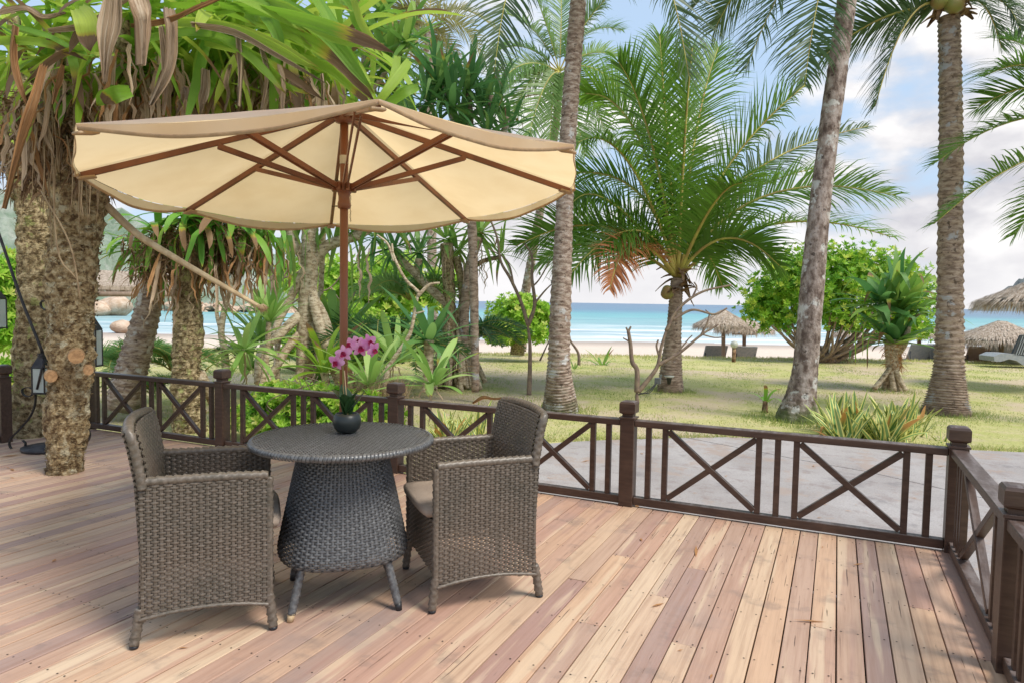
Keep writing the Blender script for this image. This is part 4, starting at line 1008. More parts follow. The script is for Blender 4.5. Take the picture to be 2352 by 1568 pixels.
for ctrl, tip, dd, k in FB:
    palm_frond(pB, cB, dB, ctrl, tip, dd, 1.12 if k == 0 else .8, (M['frond'], M['frond_dark'], M['frond_dead'])[k], droop=1.35, n_l=92, w_l=.034, rw=.042)
husks(pB, DP(1556, 655, dB), .20, .55, 22); coco(pB, DP(1532, 672, dB - .15), .13)
# palm C : mottled leaning trunk
gC = G(1830, 965); dC = depth(gC)
pC = thing('coconut_palm', gC, 'mottled grey leaning coconut palm trunk with a mossy base beside the variegated plants', 'palm tree')
ring_trunk(pC, [(1826, 985), (1830, 955), (1840, 905), (1850, 840), (1862, 700), (1880, 500), (1898, 350), (1918, 200), (1940, 40), (1955, -90), (1965, -200)], [56, 46, 33, 28, 26, 24, 22, 22, 21, 20, 19], M['bark_grey'], dC, dC - .3, rings=48, seed=12, rr=.02)
cC = (1965, -200)
for ctrl, tip, dd in (((1850, -190), (1712, 160), -.5), ((1890, -150), (1848, 195), -1), ((1800, -230), (1590, 20), .4), ((1760, -180), (1640, 70), 1.2), ((1960, -300), (1950, -420), 0), ((1850, -300), (1650, -160), 0), ((2120, -260), (2260, -120), 1)):
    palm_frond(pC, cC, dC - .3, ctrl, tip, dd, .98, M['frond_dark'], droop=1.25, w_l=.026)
husks(pC, DP(*cC, dC - .3), .25, .5)
# palm D : straight ringed trunk on the right
gD = G(2172, 950); dD = depth(gD)
pD = thing('coconut_palm', gD, 'straight closely ringed coconut palm trunk near the right edge, its crown at the top', 'palm tree')
ring_trunk(pD, [(2172, 962), (2173, 940), (2176, 890), (2180, 830), (2182, 700), (2183, 500), (2184, 300), (2182, 150), (2180, 40)], [52, 49, 38, 30, 27, 25, 24, 23, 22], M['bark_brown'], dD, rings=74, seed=21, rr=.085)
cD = (2180, 25)
for ctrl, tip, dd in (((2090, -60), (2010, 245), -.5), ((2060, -10), (1890, 130), .6), ((2100, -110), (1960, -60), 1), ((2290, -70), (2345, 70), -1), ((2260, -60), (2300, 110), 1.3), ((2200, -160), (2240, -220), 0), ((2300, -140), (2450, -80), .5), ((2140, -160), (2080, -260), -1)):
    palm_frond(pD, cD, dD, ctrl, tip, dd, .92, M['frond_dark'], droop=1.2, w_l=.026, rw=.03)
husks(pD, DP(2180, 30, dD), .26, .42, 22); coco(pD, DP(2192, 8, dD - .3), .15); coco(pD, DP(2158, 0, dD - .25), .14)
# palm G, H : background crowns
pG = thing('coconut_palm', G(1185, 760, -.5) if False else DP(1196, 800, 23), 'background coconut palm with a yellow green crown partly hidden by the tall trunk', 'palm tree')
ring_trunk(pG, [(1196, 805), (1205, 690), (1222, 590), (1250, 430), (1275, 300), (1285, 175)], [13, 11, 10, 10, 9, 8], M['bark_palm'], 23, 21, rings=40, seed=31, n=12)
for ctrl, tip, dd in (((1200, 70), (1125, 130), 0), ((1190, 110), (1140, 210), -1), ((1220, 130), (1165, 300), .5), ((1250, 160), (1210, 330), -1), ((1230, 40), (1150, 30), 1), ((1260, 60), (1210, -60), 0), ((1290, 60), (1290, -80), 1), ((1330, 60), (1390, 0), 0),
                      ((1370, 80), (1465, 160), .5), ((1370, 120), (1440, 230), -1), ((1330, 130), (1400, 330), 1), ((1300, 170), (1345, 360), -.8), ((1270, 170), (1262, 340), -1), ((1330, 40), (1430, 70), 2), ((1180, 150), (1120, 270), 2)):
    palm_frond(pG, (1285, 165), 21, ctrl, tip, dd, .95, M['frond_far'], droop=1.2, n_l=74, w_l=.034)
pH = thing('coconut_palm', DP(990, 800, 26), 'far pale brownish coconut palm behind the dark green leaf cluster', 'palm tree')
ring_trunk(pH, [(995, 810), (992, 600), (990, 350), (985, 70)], [13, 11, 10, 9], M['bark_palm'], 26, rings=40, seed=37, n=12)
for ctrl, tip, dd in (((930, -30), (890, 60), 0), ((930, 20), (880, 160), 1), ((960, 60), (920, 220), -1), ((980, 90), (985, 240), 1), ((1020, 60), (1065, 200), 0), ((1040, 0), (1110, 130), -1), ((1050, -30), (1160, 90), 1), ((1040, -70), (1120, -60), 0), ((990, -60), (1010, -140), 0), ((930, -70), (880, -60), 0), ((1010, 80), (1020, 230), 2), ((950, 50), (870, 110), 2)):
    palm_frond(pH, (985, 60), 26, ctrl, tip, dd, 1.0, M['frond_pale'], droop=1.2, n_l=64, w_l=.04)
pR = thing('coconut_palm', G(2620, 1000), 'coconut palm beyond the right edge whose fronds hang into the picture', 'palm tree')
dR = 10.5; ring_trunk(pR, [(2620, 1010), (2625, 800), (2610, 500), (2590, 330)], [40, 28, 24, 22], M['bark_brown'], dR, rings=50, seed=41)
for ctrl, tip, dd in (((2430, 80), (2262, 175), 0), ((2400, 180), (2140, 380), .5), ((2380, 300), (2145, 515), -.4), ((2400, 90), (2300, 90), 1.5), ((2450, -50), (2360, -20), 0), ((2480, 330), (2330, 540), 1), ((2700, 100), (2850, 200), 0), ((2650, 60), (2700, -60), 1), ((2440, 120), (2240, 250), 1.5)):
    palm_frond(pR, (2590, 330), dR, ctrl, tip, dd, .80, M['frond'], droop=1.0, n_l=90, w_l=.024)

# ------------------------------------------------------------------ flaky epiphyte-laden trunks on the left
def flaky_trunk(par, P_, rads, mat, seed, N_=150, n=44, amp=.24):
    pts = spline(P_, N_)
    rl = [lerpl(rads, i / N_) for i in range(N_ + 1)]
    def jit(i, th, p):
        a_ = Vector((cos(th), sin(th), 0)); q = p * 1 + a_ * .2
        v = noise.noise(q * 3 + Vector((seed, 0, 0))) * .9 + noise.noise(Vector((q.x * 9, q.y * 9, q.z * 16))) * .75 + abs(noise.noise(Vector((q.x * 22, q.y * 22, q.z * 40)))) * .55
        return 1 + amp * v
    mb = MB(); mb.tube(pts, rl, n, jit=jit, lc=False); tr = mb.build('trunk', mat, par, smooth=False)
    fl = MB(); R_ = random.Random(seed)
    for i in range(2200):
        k = R_.randrange(2, N_ - 2); th = R_.uniform(0, 2 * pi); t_ = (pts[k + 1] - pts[k]).normalized(); a_ = t_.cross(Vector((1, 0, 0))).normalized(); b_ = t_.cross(a_)
        o = (a_ * cos(th) + b_ * sin(th)); c = pts[k] + o * rl[k] * R_.uniform(.98, 1.1); s_ = rl[k] * R_.uniform(.05, .2); sd_ = t_.cross(o)
        fl.add([c - sd_ * s_, c - t_ * s_ * .6 + o * s_ * .2, c + sd_ * s_, c + t_ * s_ * .35 + o * s_ * R_.uniform(.2, .8)], [(0, 1, 2, 3)])
    fl.build('bark_flakes', mat, tr, smooth=False, kind='stuff')
    return pts, rl
g1 = G(146, 1083, 0); d1 = depth(g1)
T1 = thing('epiphyte_tree', g1, 'flaky tan trunk standing nearest on the deck, carrying the mass of big strap leaves', 'tree')
Pt = [(146, 1088), (150, 1050), (155, 960), (160, 860), (165, 740), (170, 600), (178, 470), (190, 380), (215, 300), (240, 230)]
pts1, rl1 = flaky_trunk(T1, [DP(u, v, d1) for u, v in Pt], [x * d1 / FPX for x in (34, 36, 40, 42, 46, 50, 54, 57, 60, 50)], M['bark_flaky'], 5)
for u, v, r in ((175, 819, 19), (203, 851, 12), (117, 865, 15)):
    c = DP(u, v, d1 - .24); f = (CAM - c).normalized(); f.z = 0; f.normalize(); R_ = r * .8 * d1 / FPX
    mb = MB(); mb.tube([c - f * .14, c - f * .005], [R_ * 1.15, R_], 18); mb.build('branch_scar', mk('cut_wood_%d' % r, (.46, .27, .13), (.30, .17, .08), 40, .85), T1, smooth=False)
g2 = G(75, 1000, 0); d2 = depth(g2)
T2 = thing('epiphyte_tree', g2, 'second flaky trunk, darker and behind the lantern, left of the nearest one', 'tree')
pts2, rl2 = flaky_trunk(T2, [DP(u, v, d2) for u, v in ((70, 1010), (72, 900), (76, 780), (84, 640), (82, 500), (60, 380), (50, 280), (60, 200))], [x * d2 / FPX for x in (36, 36, 35, 36, 37, 38, 38, 32)], M['bark_mossy'], 15)
# fibre mass below the leaves
def fibre(par, spots, n, mat):
    mb = MB()
    for i in range(n):
        u, v, d, r = random.choice(spots); c = DP(u, v, d) + Vector((ru(-1, 1), ru(-1, 1), ru(-1, 1))) * r
        dr = Vector((ru(-1, 1), ru(-1, 1), ru(-1.6, .3))).normalized(); s_ = dr.cross(Vector((ru(-1, 1), ru(-1, 1), ru(-1, 1)))).normalized() * ru(.003, .010); L_ = ru(.08, .28)
        q = c + dr * L_ * .5; e = q + (dr + Vector((0, 0, -.7))).normalized() * L_ * .5
        mb.add([c - s_, c + s_, q + s_, q - s_, e], [(0, 1, 2, 3), (3, 2, 4)])
    return mb.build('root_fibre', mat, par, kind='stuff', smooth=False)
fibre(T1, [(u, v, d1 + dd, .22) for u, v, dd in ((150, 330, 0), (220, 300, -.1), (280, 280, 0), (90, 280, .1), (320, 230, 0), (200, 240, .2), (360, 250, .3), (150, 260, .2), (130, 380, .1), (210, 370, 0), (250, 330, .1))], 5200, M['husk'])
fibre(T2, [(u, v, d2 + dd, .25) for u, v, dd in ((60, 300, 0), (100, 260, 0), (20, 280, 0), (40, 350, 0), (90, 400, .1))], 2200, M['husk'])
for i in range(34):
    u = ru(60, 235); v0 = ru(250, 340); v1 = v0 + ru(80, 260); dd = d1 - ru(.25, .45); k = ru(-14, 14)
    mb = MB(); mb.tube(spline([DP(u, v0, dd), DP(u + k, (v0 + v1) / 2, dd), DP(u + k * .6 + ru(-10, 10), v1, dd)], 8), [.006, .006, .005, .005, .004, .004, .003, .003, .002], 5); mb.build('hanging_root', M['root_string'], T1)
for a_, b_, c_ in (((95, 440), (160, 560), (185, 690)), ((120, 250), (130, 560), (175, 640)), ((225, 300), (240, 370), (300, 430))): 
    mb = MB(); mb.tube(spline([DP(*a_, d1 - .4), DP(*b_, d1 - .4), DP(*c_, d1 - .4)], 10), .006, 6); mb.build('hanging_root', M['root_string'], T1)
# limbs
for par, a_, b_, c_, r0 in ((T1, (235, 240, d1), (350, 190, d1 + .1), (480, 160, d1 + .2), .10), (T1, (230, 240, d1), (280, 120, d1 - .3), (300, 40, d1 - .5), .09), (T1, (480, 160, d1 + .2), (620, 130, d1 + .5), (760, 150, d1 + 1.0), .06), (T1, (215, 260, d1), (150, 160, d1 - .1), (110, 60, d1 - .3), .08), (T2, (60, 210, d2), (40, 120, d2), (30, 30, d2), .10)):
    mb = MB(); mb.tube(spline([DP(*a_), DP(*b_), DP(*c_)], 12), [r0 * (1 - .04 * i) for i in range(13)], 10, jit=lambda i, th, p: 1 + .15 * noise.noise(p * 9)); mb.build('limb', M['bark_mossy'], par)
for u, v, dd, n, L_ in ((110, 130, -.2, 30, .75), (210, 190, -.1, 32, .75), (330, 130, -.2, 34, .85), (300, 20, -.6, 24, .8), (130, 20, -.4, 22, .8)):
    rosette(T1, 'lush', DP(u, v, d1 + dd), n, L_, 70, -50, lv=.25, pw=.9)
E1 = thing('epiphyte_clump', DP(450, 180, d1), 'dense strap leaved epiphyte clump above the left half of the parasol', 'epiphyte')
for u, v, dd, n, L_ in ((430, 180, .1, 36, .8), (480, 60, -.3, 36, .85), (400, 110, .3, 34, .8), (520, 110, .2, 34, .85), (370, 200, .2, 24, .6), (480, 220, .4, 24, .6)):
    rosette(E1, 'lush', DP(u, v, d1 + dd), n, L_, 75, -60, lv=.25, pw=.9)
E2 = thing('epiphyte_clump', DP(680, 120, d1), 'long strap leaved epiphyte clump just left above the parasol peak', 'epiphyte')
for u, v, dd, n, L_ in ((560, 150, .3, 34, .85), (640, 60, .1, 36, .9), (700, 160, .7, 34, .9), (790, 90, 1.0, 30, 1.0), (620, 190, .6, 30, .7), (740, 200, .9, 28, .7)):
    rosette(E2, 'lush', DP(u, v, d1 + dd), n, L_, 75, -60, lv=.25, pw=.9)
for par, sp3 in ((E1, ((400, 190), (450, 170), (500, 180), (380, 120), (540, 120))), (E2, ((590, 190), (650, 180), (700, 190), (620, 130), (740, 200)))):
    for u, v in sp3:
        rosette(par, 'dead', DP(u, v, d1 + .1), 10, .66, -40, -88, spread=.3, name='dead_leaf', wmul=1.0)
        rosette(par, 'deadr', DP(u, v + 20, d1 + .1), 4, .55, -50, -88, spread=.3, name='dead_leaf', wmul=.9)
for u, v, dd, n in ((40, 120, 0, 26), (90, 210, .1, 26), (10, 220, -.1, 20), (30, 20, .1, 20)):
    rosette(T2, 'lush', DP(u, v, d2 + dd), n, .9, 60, -60, lv=.25)
for u, v, dd in ((330, 150, -.3), (210, 220, -.2), (270, 200, -.3), (100, 180, -.2), (160, 120, -.5), (260, 100, -.6), (380, 130, -.5), (60, 230, -.4), (310, 220, -.4)):
    rosette(T1, 'dead', DP(u, v, d1 + dd), 9, .62, -50, -88, spread=.25, name='dead_leaf', wmul=1.2)
    rosette(T1, 'deadr', DP(u, v + 20, d1 + dd), 5, .55, -50, -88, spread=.25, name='dead_leaf')
# individually recognisable big leaves
LU, DE, DR = M['lush'], M['dead'], M['dead_rust']
for pts_, W_, mt, kd in (
    ([(505, 10, 4.7), (640, 30, 4.5), (780, 70, 4.4), (905, 122, 4.4)], .15, LU, 'oval'), ([(640, 0, 4.8), (700, 40, 4.7), (770, 100, 4.6), (860, 215, 4.6)], .16, LU, 'oval'),
    ([(560, 40, 4.9), (680, 80, 4.8), (780, 140, 4.7), (860, 232, 4.7)], .17, LU, 'oval'), ([(590, -30, 4.9), (610, 30, 4.7), (630, 60, 4.6), (655, 120, 4.6)], .15, LU, 'oval'),
    ([(380, 50, 4.6), (500, 60, 4.5), (600, 95, 4.4), (735, 165, 4.3)], .11, LU, 'oval'), ([(690, 130, 5.2), (760, 160, 5.1), (820, 210, 5.1), (850, 240, 5.1)], .12, LU, 'oval'),
    ([(330, 90, 4.8), (460, 75, 4.7), (560, 120, 4.6), (660, 220, 4.6)], .12, LU, 'oval'), ([(470, 100, 5.0), (560, 120, 4.9), (650, 165, 4.8), (745, 232, 4.8)], .10, LU, 'oval'),
    ([(940, 140, 5.6), (920, 170, 5.5), (890, 210, 5.4), (860, 245, 5.4)], .14, LU, 'oval'), ([(960, 200, 5.9), (935, 210, 5.8), (900, 235, 5.8), (870, 262, 5.8)], .14, LU, 'oval'),
    ([(180, 20, 4.3), (197, 45, 4.2), (205, 80, 4.2), (207, 118, 4.2)], .22, LU, 'oval'), ([(30, 60, 4.6), (110, 85, 4.5), (160, 110, 4.5), (230, 135, 4.5)], .09, LU, 'oval'),
    ([(-40, 95, 4.6), (40, 92, 4.5), (120, 105, 4.5), (200, 140, 4.5)], .085, LU, 'oval'), ([(300, 210, 4.6), (270, 215, 4.5), (250, 225, 4.5), (240, 240, 4.5)], .17, LU, 'oval'),
    ([(260, 120, 4.6), (200, 110, 4.5), (130, 130, 4.5), (60, 190, 4.5)], .08, LU, 'oval'), ([(420, -20, 4.6), (520, -10, 4.5), (600, 20, 4.5), (700, 75, 4.5)], .12, LU, 'oval'),
    ([(700, -30, 5.2), (740, 30, 5.1), (760, 90, 5.0), (775, 150, 5.0)], .14, LU, 'oval'), ([(800, -40, 5.6), (820, 20, 5.5), (835, 60, 5.5), (880, 130, 5.5)], .12, LU, 'oval'), 
    ([(262, -40, 4.1), (256, 40, 4.1), (245, 110, 4.1), (240, 190, 4.1)], .20, DE, 'dead'), ([(300, -40, 4.2), (320, 20, 4.1), (325, 60, 4.1), (322, 150, 4.1)], .19, DE, 'dead'),
    ([(385, 20, 4.2), (392, 80, 4.2), (385, 160, 4.2), (345, 242, 4.2)], .13, DE, 'dead'), ([(370, 60, 4.3), (380, 130, 4.3), (382, 200, 4.3), (375, 265, 4.3)], .08, DE, 'dead'),
    ([(100, 150, 4.4), (80, 230, 4.3), (50, 320, 4.3), (10, 480, 4.3)], .10, DR, 'dead'), ([(145, 150, 4.5), (135, 190, 4.5), (128, 210, 4.5), (120, 240, 4.5)], .06, DR, 'dead'),
    ([(545, 60, 4.6), (550, 110, 4.6), (553, 160, 4.6), (550, 245, 4.6)], .07, DE, 'dead'), ([(640, 150, 4.8), (650, 190, 4.7), (648, 240, 4.7), (650, 262, 4.7)], .06, DE, 'dead'),
    ([(600, 110, 4.7), (612, 150, 4.7), (610, 200, 4.7), (600, 250, 4.7)], .06, DE, 'dead'), ([(470, 160, 4.8), (470, 200, 4.8), (465, 230, 4.8), (462, 260, 4.8)], .12, DE, 'dead'),
    ([(740, 170, 5.0), (742, 200, 5.0), (740, 230, 5.0), (736, 262, 5.0)], .05, DE, 'dead'), ([(300, 60, 4.2), (380, 50, 4.2), (450, 20, 4.1), (520, -10, 4.1)], .06, DR, 'dead'),
    ([(440, 55, 4.4), (540, 75, 4.3), (640, 130, 4.3), (745, 190, 4.3)], .07, DE, 'dead'), ([(110, 70, 4.4), (190, 60, 4.3), (260, 20, 4.3), (310, -10, 4.3)], .06, DE, 'dead'),
    ([(530, 150, 5.0), (520, 190, 4.9), (525, 215, 4.9), (515, 255, 4.9)], .06, DE, 'dead'), ([(430, 230, 4.8), (425, 200, 4.8), (415, 240, 4.8), (405, 262, 4.8)], .07, DE, 'dead'),
    ([(0, 30, 4.6), (60, 20, 4.6), (100, 40, 4.6), (150, 30, 4.6)], .07, DE, 'dead'), ([(35, 60, 4.5), (30, 130, 4.5), (45, 200, 4.5), (70, 260, 4.5)], .08, DR, 'dead')):
    leaf_px(T1, pts_, W_, mt, kd, 'dead_leaf' if kd == 'dead' else 'leaf')
    if kd == 'oval': o_ = ru(-22, 22); leaf_px(T1, [(u + o_ + ru(-8, 8), v + ru(-25, 18), d + .12) for u, v, d in pts_], W_ * ru(.7, 1), mt, kd, 'leaf')

# ------------------------------------------------------------------ third tree with the bird's nest crown, leaning trunk beside it
d3 = 9.3; g3 = DP(440, 985, d3)
T3 = thing('epiphyte_tree', g3, 'mossy flaky trunk wearing a skirt of green and rusty strap leaves', 'tree')
flaky_trunk(T3, [DP(u, v, d3) for u, v in ((440, 1000), (432, 940), (428, 860), (432, 760), (432, 680), (446, 600), (450, 540), (455, 470))], [x * d3 / FPX for x in (34, 32, 30, 31, 27, 31, 34, 30)], M['bark_mossy'], 25, N_=100, n=30)
mb = MB(); mb.tube(spline([DP(455, 860, d3), DP(480, 900, d3 + .2), DP(505, 960, d3 + .3), DP(525, 1000, d3 + .3)], 10), [.10, .09, .08, .08, .07, .07, .06, .06, .05, .05, .05], 10); mb.build('root', M['bark_tan'], T3)
fibre(T3, [(u, v, d3 + dd, .30) for u, v, dd in ((400, 590, 0), (440, 570, -.1), (490, 580, 0), (540, 570, .1), (360, 590, 0), (520, 540, 0))], 3600, M['husk'])
for u, v, dd, n, L_ in ((430, 500, -.2, 34, .75), (360, 530, -.1, 26, .70), (500, 510, -.2, 30, .75), (560, 530, .1, 30, .70), (590, 500, .4, 24, .8), (470, 480, .3, 20, .8)):
    rosette(T3, 'nest', DP(u, v, d3 + dd), n, L_, 55, -75, lv=.25)
for u, v, dd in ((370, 590, -.2), (430, 600, -.2), (500, 590, -.1), (560, 590, 0), (610, 560, .2)):
    rosette(T3, 'deadr', DP(u, v, d3 + dd), 9, .60, -40, -88, spread=.3, name='dead_leaf', wmul=1.3)
    rosette(T3, 'dead', DP(u, v, d3 + dd), 6, .75, -50, -88, spread=.3, name='dead_leaf', wmul=1.1)
d4 = 10.0
T4 = thing('leaning_palm', DP(285, 930, d4), 'stout ringed palm trunk leaning right, seen between the flaky trees', 'palm tree')
ring_trunk(T4, [(280, 940), (300, 860), (325, 770), (345, 690), (352, 640)], [38, 34, 30, 27, 22], M['bark_palm'], d4, rings=24, seed=51, rr=.07)
for az_, el_, i in [(VA + pi + ru(-.9, .9), ru(-25, 55), k) for k in range(20)]: put_leaf(T4, 'pan', DP(345, 570, d4), az_, el_, ru(.75, 1.0), 1.8)
for k in range(10): put_leaf(T4, 'nest', DP(345, 560, d4), VA + pi + ru(-1.4, 1.4), ru(-50, 30), ru(.7, .95), 1.2)
for k in range(16): put_leaf(T4, 'deadr', DP(350, 610, d4), ru(0, 6.28), ru(-80, -35), ru(.5, .75), 1.5, 'dead_leaf')
for k in range(8): put_leaf(T4, 'nest', DP(352, 590, d4 - .1), ru(0, 6.28), ru(-80, -20), ru(.5, .7), 1.1)

# dry flower stalk
st = thing('dry_flower_stalk', DP(235, 465, 5.6), 'long pale dry flower stalk slanting down from the flaky trunk to a knobbly tip', 'plant stalk')
pp = spline([DP(225, 455, 5.6), DP(310, 535, 5.55), (DP(400, 592, 5.5)), DP(500, 650, 5.45), DP(602, 708, 5.4)], 30)
mb = MB(); mb.tube(pp, [.033 - .018 * i / 30 for i in range(31)], 12, jit=lambda i, th, p: 1 + .12 * cos(3 * th)); mb.build('stalk', M['bulb'], st)
mb = MB()
for i in range(60):
    c = DP(602, 708, 5.4) + Vector((ru(-1, 1), ru(-1, 1), ru(-1, 1))) * .03; d = (c - DP(596, 700, 5.4)).normalized(); s_ = d.cross(Vector((.3, .5, .1))).normalized() * .006
    mb.add([c - s_, c + s_, c + d * .035 - Vector((0, 0, .012))], [(0, 1, 2)])
mb.lathe(DP(604, 708, 5.4), [(.004, -.03), (.026, -.015), (.034, 0), (.026, .02), (.004, .034)], 12, fn=lambda th, z: 1 + .15 * sin(5 * th)); mb.build('flower_head', M['bulb'], st, kind='stuff')

# ------------------------------------------------------------------ pandanus trees
def limb_px(par, pix, r0, r1, d, mat, name='limb', n=10, dd=0, ringed=True, seed=0):
    P_ = spline([DP(u, v, d + dd * i / max(1, len(pix) - 1)) for i, (u, v) in enumerate(pix)], 36)
    k = 37; mb = MB(); mb.tube(P_, [(r0 + (r1 - r0) * i / 36) * d / FPX * (1 + (.05 if i % 2 else -.03) * ringed) for i in range(37)], n, jit=lambda i, th, p: 1 + .07 * noise.noise(p * 6 + Vector((seed, 0, 0))))
    return mb.build(name, mat, par)
dM = 12.0
TM = thing('screw_pine', DP(700, 905, dM), 'grey ringed screw pine with splayed stilt roots directly left of the parasol pole', 'screw pine')
limb_px(TM, [(700, 870), (702, 760), (706, 680), (712, 600), (712, 530), (716, 470)], 20, 19, dM, M['bark_tan'], 'trunk', 14)
limb_px(TM, [(712, 620), (690, 580), (672, 545), (655, 500)], 13, 10, dM, M['bark_tan'])
limb_px(TM, [(720, 600), (752, 565), (800, 548), (840, 530), (870, 490)], 14, 10, dM, M['bark_tan'])
for pix, r in (([(698, 625), (665, 690), (640, 740), (628, 770)], 10), ([(695, 720), (665, 745), (640, 770), (600, 810), (594, 880)], 12), ([(694, 760), (660, 800), (630, 850), (600, 900)], 10), ([(715, 660), (722, 700), (738, 760), (765, 840), (790, 900)], 13),
                ([(718, 680), (745, 730), (762, 790), (770, 830), (790, 880)], 11), ([(712, 740), (730, 800), (750, 880)], 10), ([(700, 780), (690, 850), (680, 900)], 9), ([(640, 770), (635, 830), (640, 900)], 7), ([(728, 735), (752, 800), (772, 850)], 8)):
    limb_px(TM, pix, r, r * .8, dM, M['bark_tan'], 'stilt_root', 9, dd=ru(-.9, -.2), ringed=False, seed=r)
for u, v, n, L_ in ((650, 480, 26, 1.15), (716, 450, 26, 1.1), (790, 470, 24, 1.1), (870, 470, 24, 1.1)):
    rosette(TM, 'pan', DP(u, v, dM + ru(-.3, .3)), n, L_, 75, -70, wmul=1.2)
for u, v in ((650, 560), (672, 555), (640, 545), (810, 560), (700, 530), (665, 540), (830, 565), (605, 540)):
    put_leaf(TM, 'pan', DP(u, v, dM - .3), ru(0, 6.28), -80, ru(.9, 1.2), 1.5)
    put_leaf(TM, 'dead', DP(u + 12, v + 5, dM - .3), ru(0, 6.28), -82, ru(.6, 1.0), 1.2, 'dead_leaf')
gL = G(1040, 890); dL = depth(gL)
TL = thing('screw_pine', gL, 'screw pine on a dense cone of prop roots, right of the parasol pole', 'screw pine')
limb_px(TL, [(1030, 880), (1030, 760), (1032, 680), (1028, 600), (1026, 560)], 13, 15, dL, M['bark_mossy'], 'trunk', 12)
limb_px(TL, [(1072, 890), (1066, 790), (1068, 700), (1080, 610), (1100, 545)], 12, 10, dL, M['bark_brown'], 'trunk', 12, dd=-.3)
limb_px(TL, [(1040, 760), (1062, 700), (1058, 640), (1050, 590)], 10, 8, dL, M['bark_mossy'], 'trunk', 10)
limb_px(TL, [(1030, 700), (985, 660), (945, 620), (910, 590)], 11, 9, dL, M['bark_tan'])
limb_px(TL, [(975, 650), (960, 625), (962, 595)], 8, 8, dL, M['bark_tan'])
limb_px(TL, [(1080, 620), (1110, 600), (1150, 590)], 6, 5, dL, M['bark_brown'])
for i in range(46):
    x0 = ru(1020, 1064); x1 = 1036 + (x0 - 1041) * 2.4 + ru(-28, 28); y0 = ru(700, 800); dd_ = ru(-.45, .45)
    r_ = ru(3.2, 6.5); limb_px(TL, [(x0, y0), ((x0 + x1) / 2 + ru(-4, 6), (y0 + 880) / 2), (x1, ru(878, 896) + dd_ * -14)], r_ * .8, r_, dL, M['bark_tan'], 'stilt_root', 6, dd=dd_, ringed=False, seed=i)
for u, v, n, L_ in ((905, 565, 26, .95), (962, 575, 24, .95), (1026, 545, 28, 1.0), (1052, 570, 20, .9), (1100, 530, 28, 1.0), (1150, 580, 18, .8), (860, 540, 20, 1.0)):
    rosette(TL, 'pandk' if u < 1000 else 'pan', DP(u, v, dL + ru(-.4, .4)), n, L_, 78, -55, wmul=1.15)
for k in range(10): put_leaf(TL, 'dead', DP(ru(1000, 1130), ru(560, 600), dL - .3), ru(0, 6.28), -80, ru(.5, .9), 1, 'dead_leaf')
dK = 12.5
TK = thing('screw_pine', DP(1075, 905, dK), 'tall screw pine whose dark green leaf cluster rises behind the right of the parasol', 'screw pine')
limb_px(TK, [(1092, 900), (1090, 760), (1088, 640), (1084, 520), (1076, 400), (1070, 330)], 9, 12, dK, M['bark_brown'], 'trunk')
for a_, b_ in (((1000, 290), (960, 240)), ((1040, 270), (1010, 190)), ((1080, 270), (1070, 190)), ((1120, 290), (1130, 220)), ((1150, 310), (1165, 270))): limb_px(TK, [(1072, 350), a_, b_], 9, 7, dK, M['bark_brown'])
for u, v, n, L_ in ((985, 230, 26, .95), (1010, 185, 30, .95), (1040, 240, 26, .95), (1075, 200, 28, .9), (1110, 240, 28, .9), (1140, 245, 24, .85), (1170, 290, 24, .75), (960, 290, 22, .9), (1060, 290, 24, .8), (1120, 300, 24, .8)):
    rosette(TK, 'pandk', DP(u, v, dK + ru(-.5, .5)), n, L_, 88, -25, wmul=1.15, pw=1.3)
# leaves behind the top of the parasol
dN = 12.8
TN = thing('screw_pine', DP(820, 905, dN), 'light green screw pine mostly hidden behind the parasol peak', 'screw pine')
limb_px(TN, [(716, 905), (735, 700), (745, 500), (770, 320), (790, 200)], 5, 9, dN, M['bark_tan'], 'trunk')
for a_ in ((700, 180), (760, 120), (840, 100), (890, 160), (650, 230)): limb_px(TN, [(775, 300), ((800 + a_[0]) / 2, 220), a_], 6, 5, dN, M['bark_tan'])
for u, v, n, L_ in ((700, 150, 26, .8), (760, 100, 26, .85), (840, 70, 28, .85), (895, 130, 28, .85), (640, 210, 24, .8), (880, 20, 26, .85), (820, 180, 24, .8), (760, 210, 22, .8), (560, 240, 22, .8), (930, 90, 22, .85), (900, 210, 22, .8)):
    rosette(TN, 'pan', DP(u, v, dN + ru(-.4, .6)), n, L_ * 1.4, 85, -40, wmul=1.4)
# small screw pine on the right lawn
gE = G(2050, 895); dE = depth(gE)
TE = thing('screw_pine', gE, 'young screw pine on short stilt roots in front of the big round bush', 'screw pine')
limb_px(TE, [(2052, 858), (2051, 840), (2050, 810), (2052, 780)], 11, 19, dE, M['bark_tan'], 'trunk', 14)
limb_px(TE, [(2050, 820), (2075, 790), (2085, 750)], 10, 8, dE, M['bark_tan'])
for x1, y1 in ((2008, 892), (2025, 900), (2040, 903), (2055, 898), (2068, 900), (2080, 896), (2016, 885)): limb_px(TE, [(2050, 835), ((2050 + x1) / 2 + (4 if x1 < 2050 else -4), 860), (x1, y1)], 6, 5.5, dE, M['bark_tan'], 'stilt_root', 8, dd=ru(-.3, .3), ringed=False)
fibre(TE, [(2052, 800, dE, .16), (2056, 830, dE, .14)], 500, M['dead_rust'])
rosette(TE, 'pandk', DP(2055, 775, dE), 20, 1.15, 80, 5, wmul=2.3); rosette(TE, 'pan', DP(2060, 700, dE), 30, 1.3, 86, 5, wmul=2.0, spread=.12); rosette(TE, 'pan', DP(2090, 710, dE), 24, 1.05, 80, -20, wmul=2.1); rosette(TE, 'pandk', DP(2020, 690, dE), 18, 1.2, 65, -10, wmul=2.0)
rosette(TE, 'pan', DP(2052, 785, dE - .1), 12, .95, 60, 5, wmul=1.8)
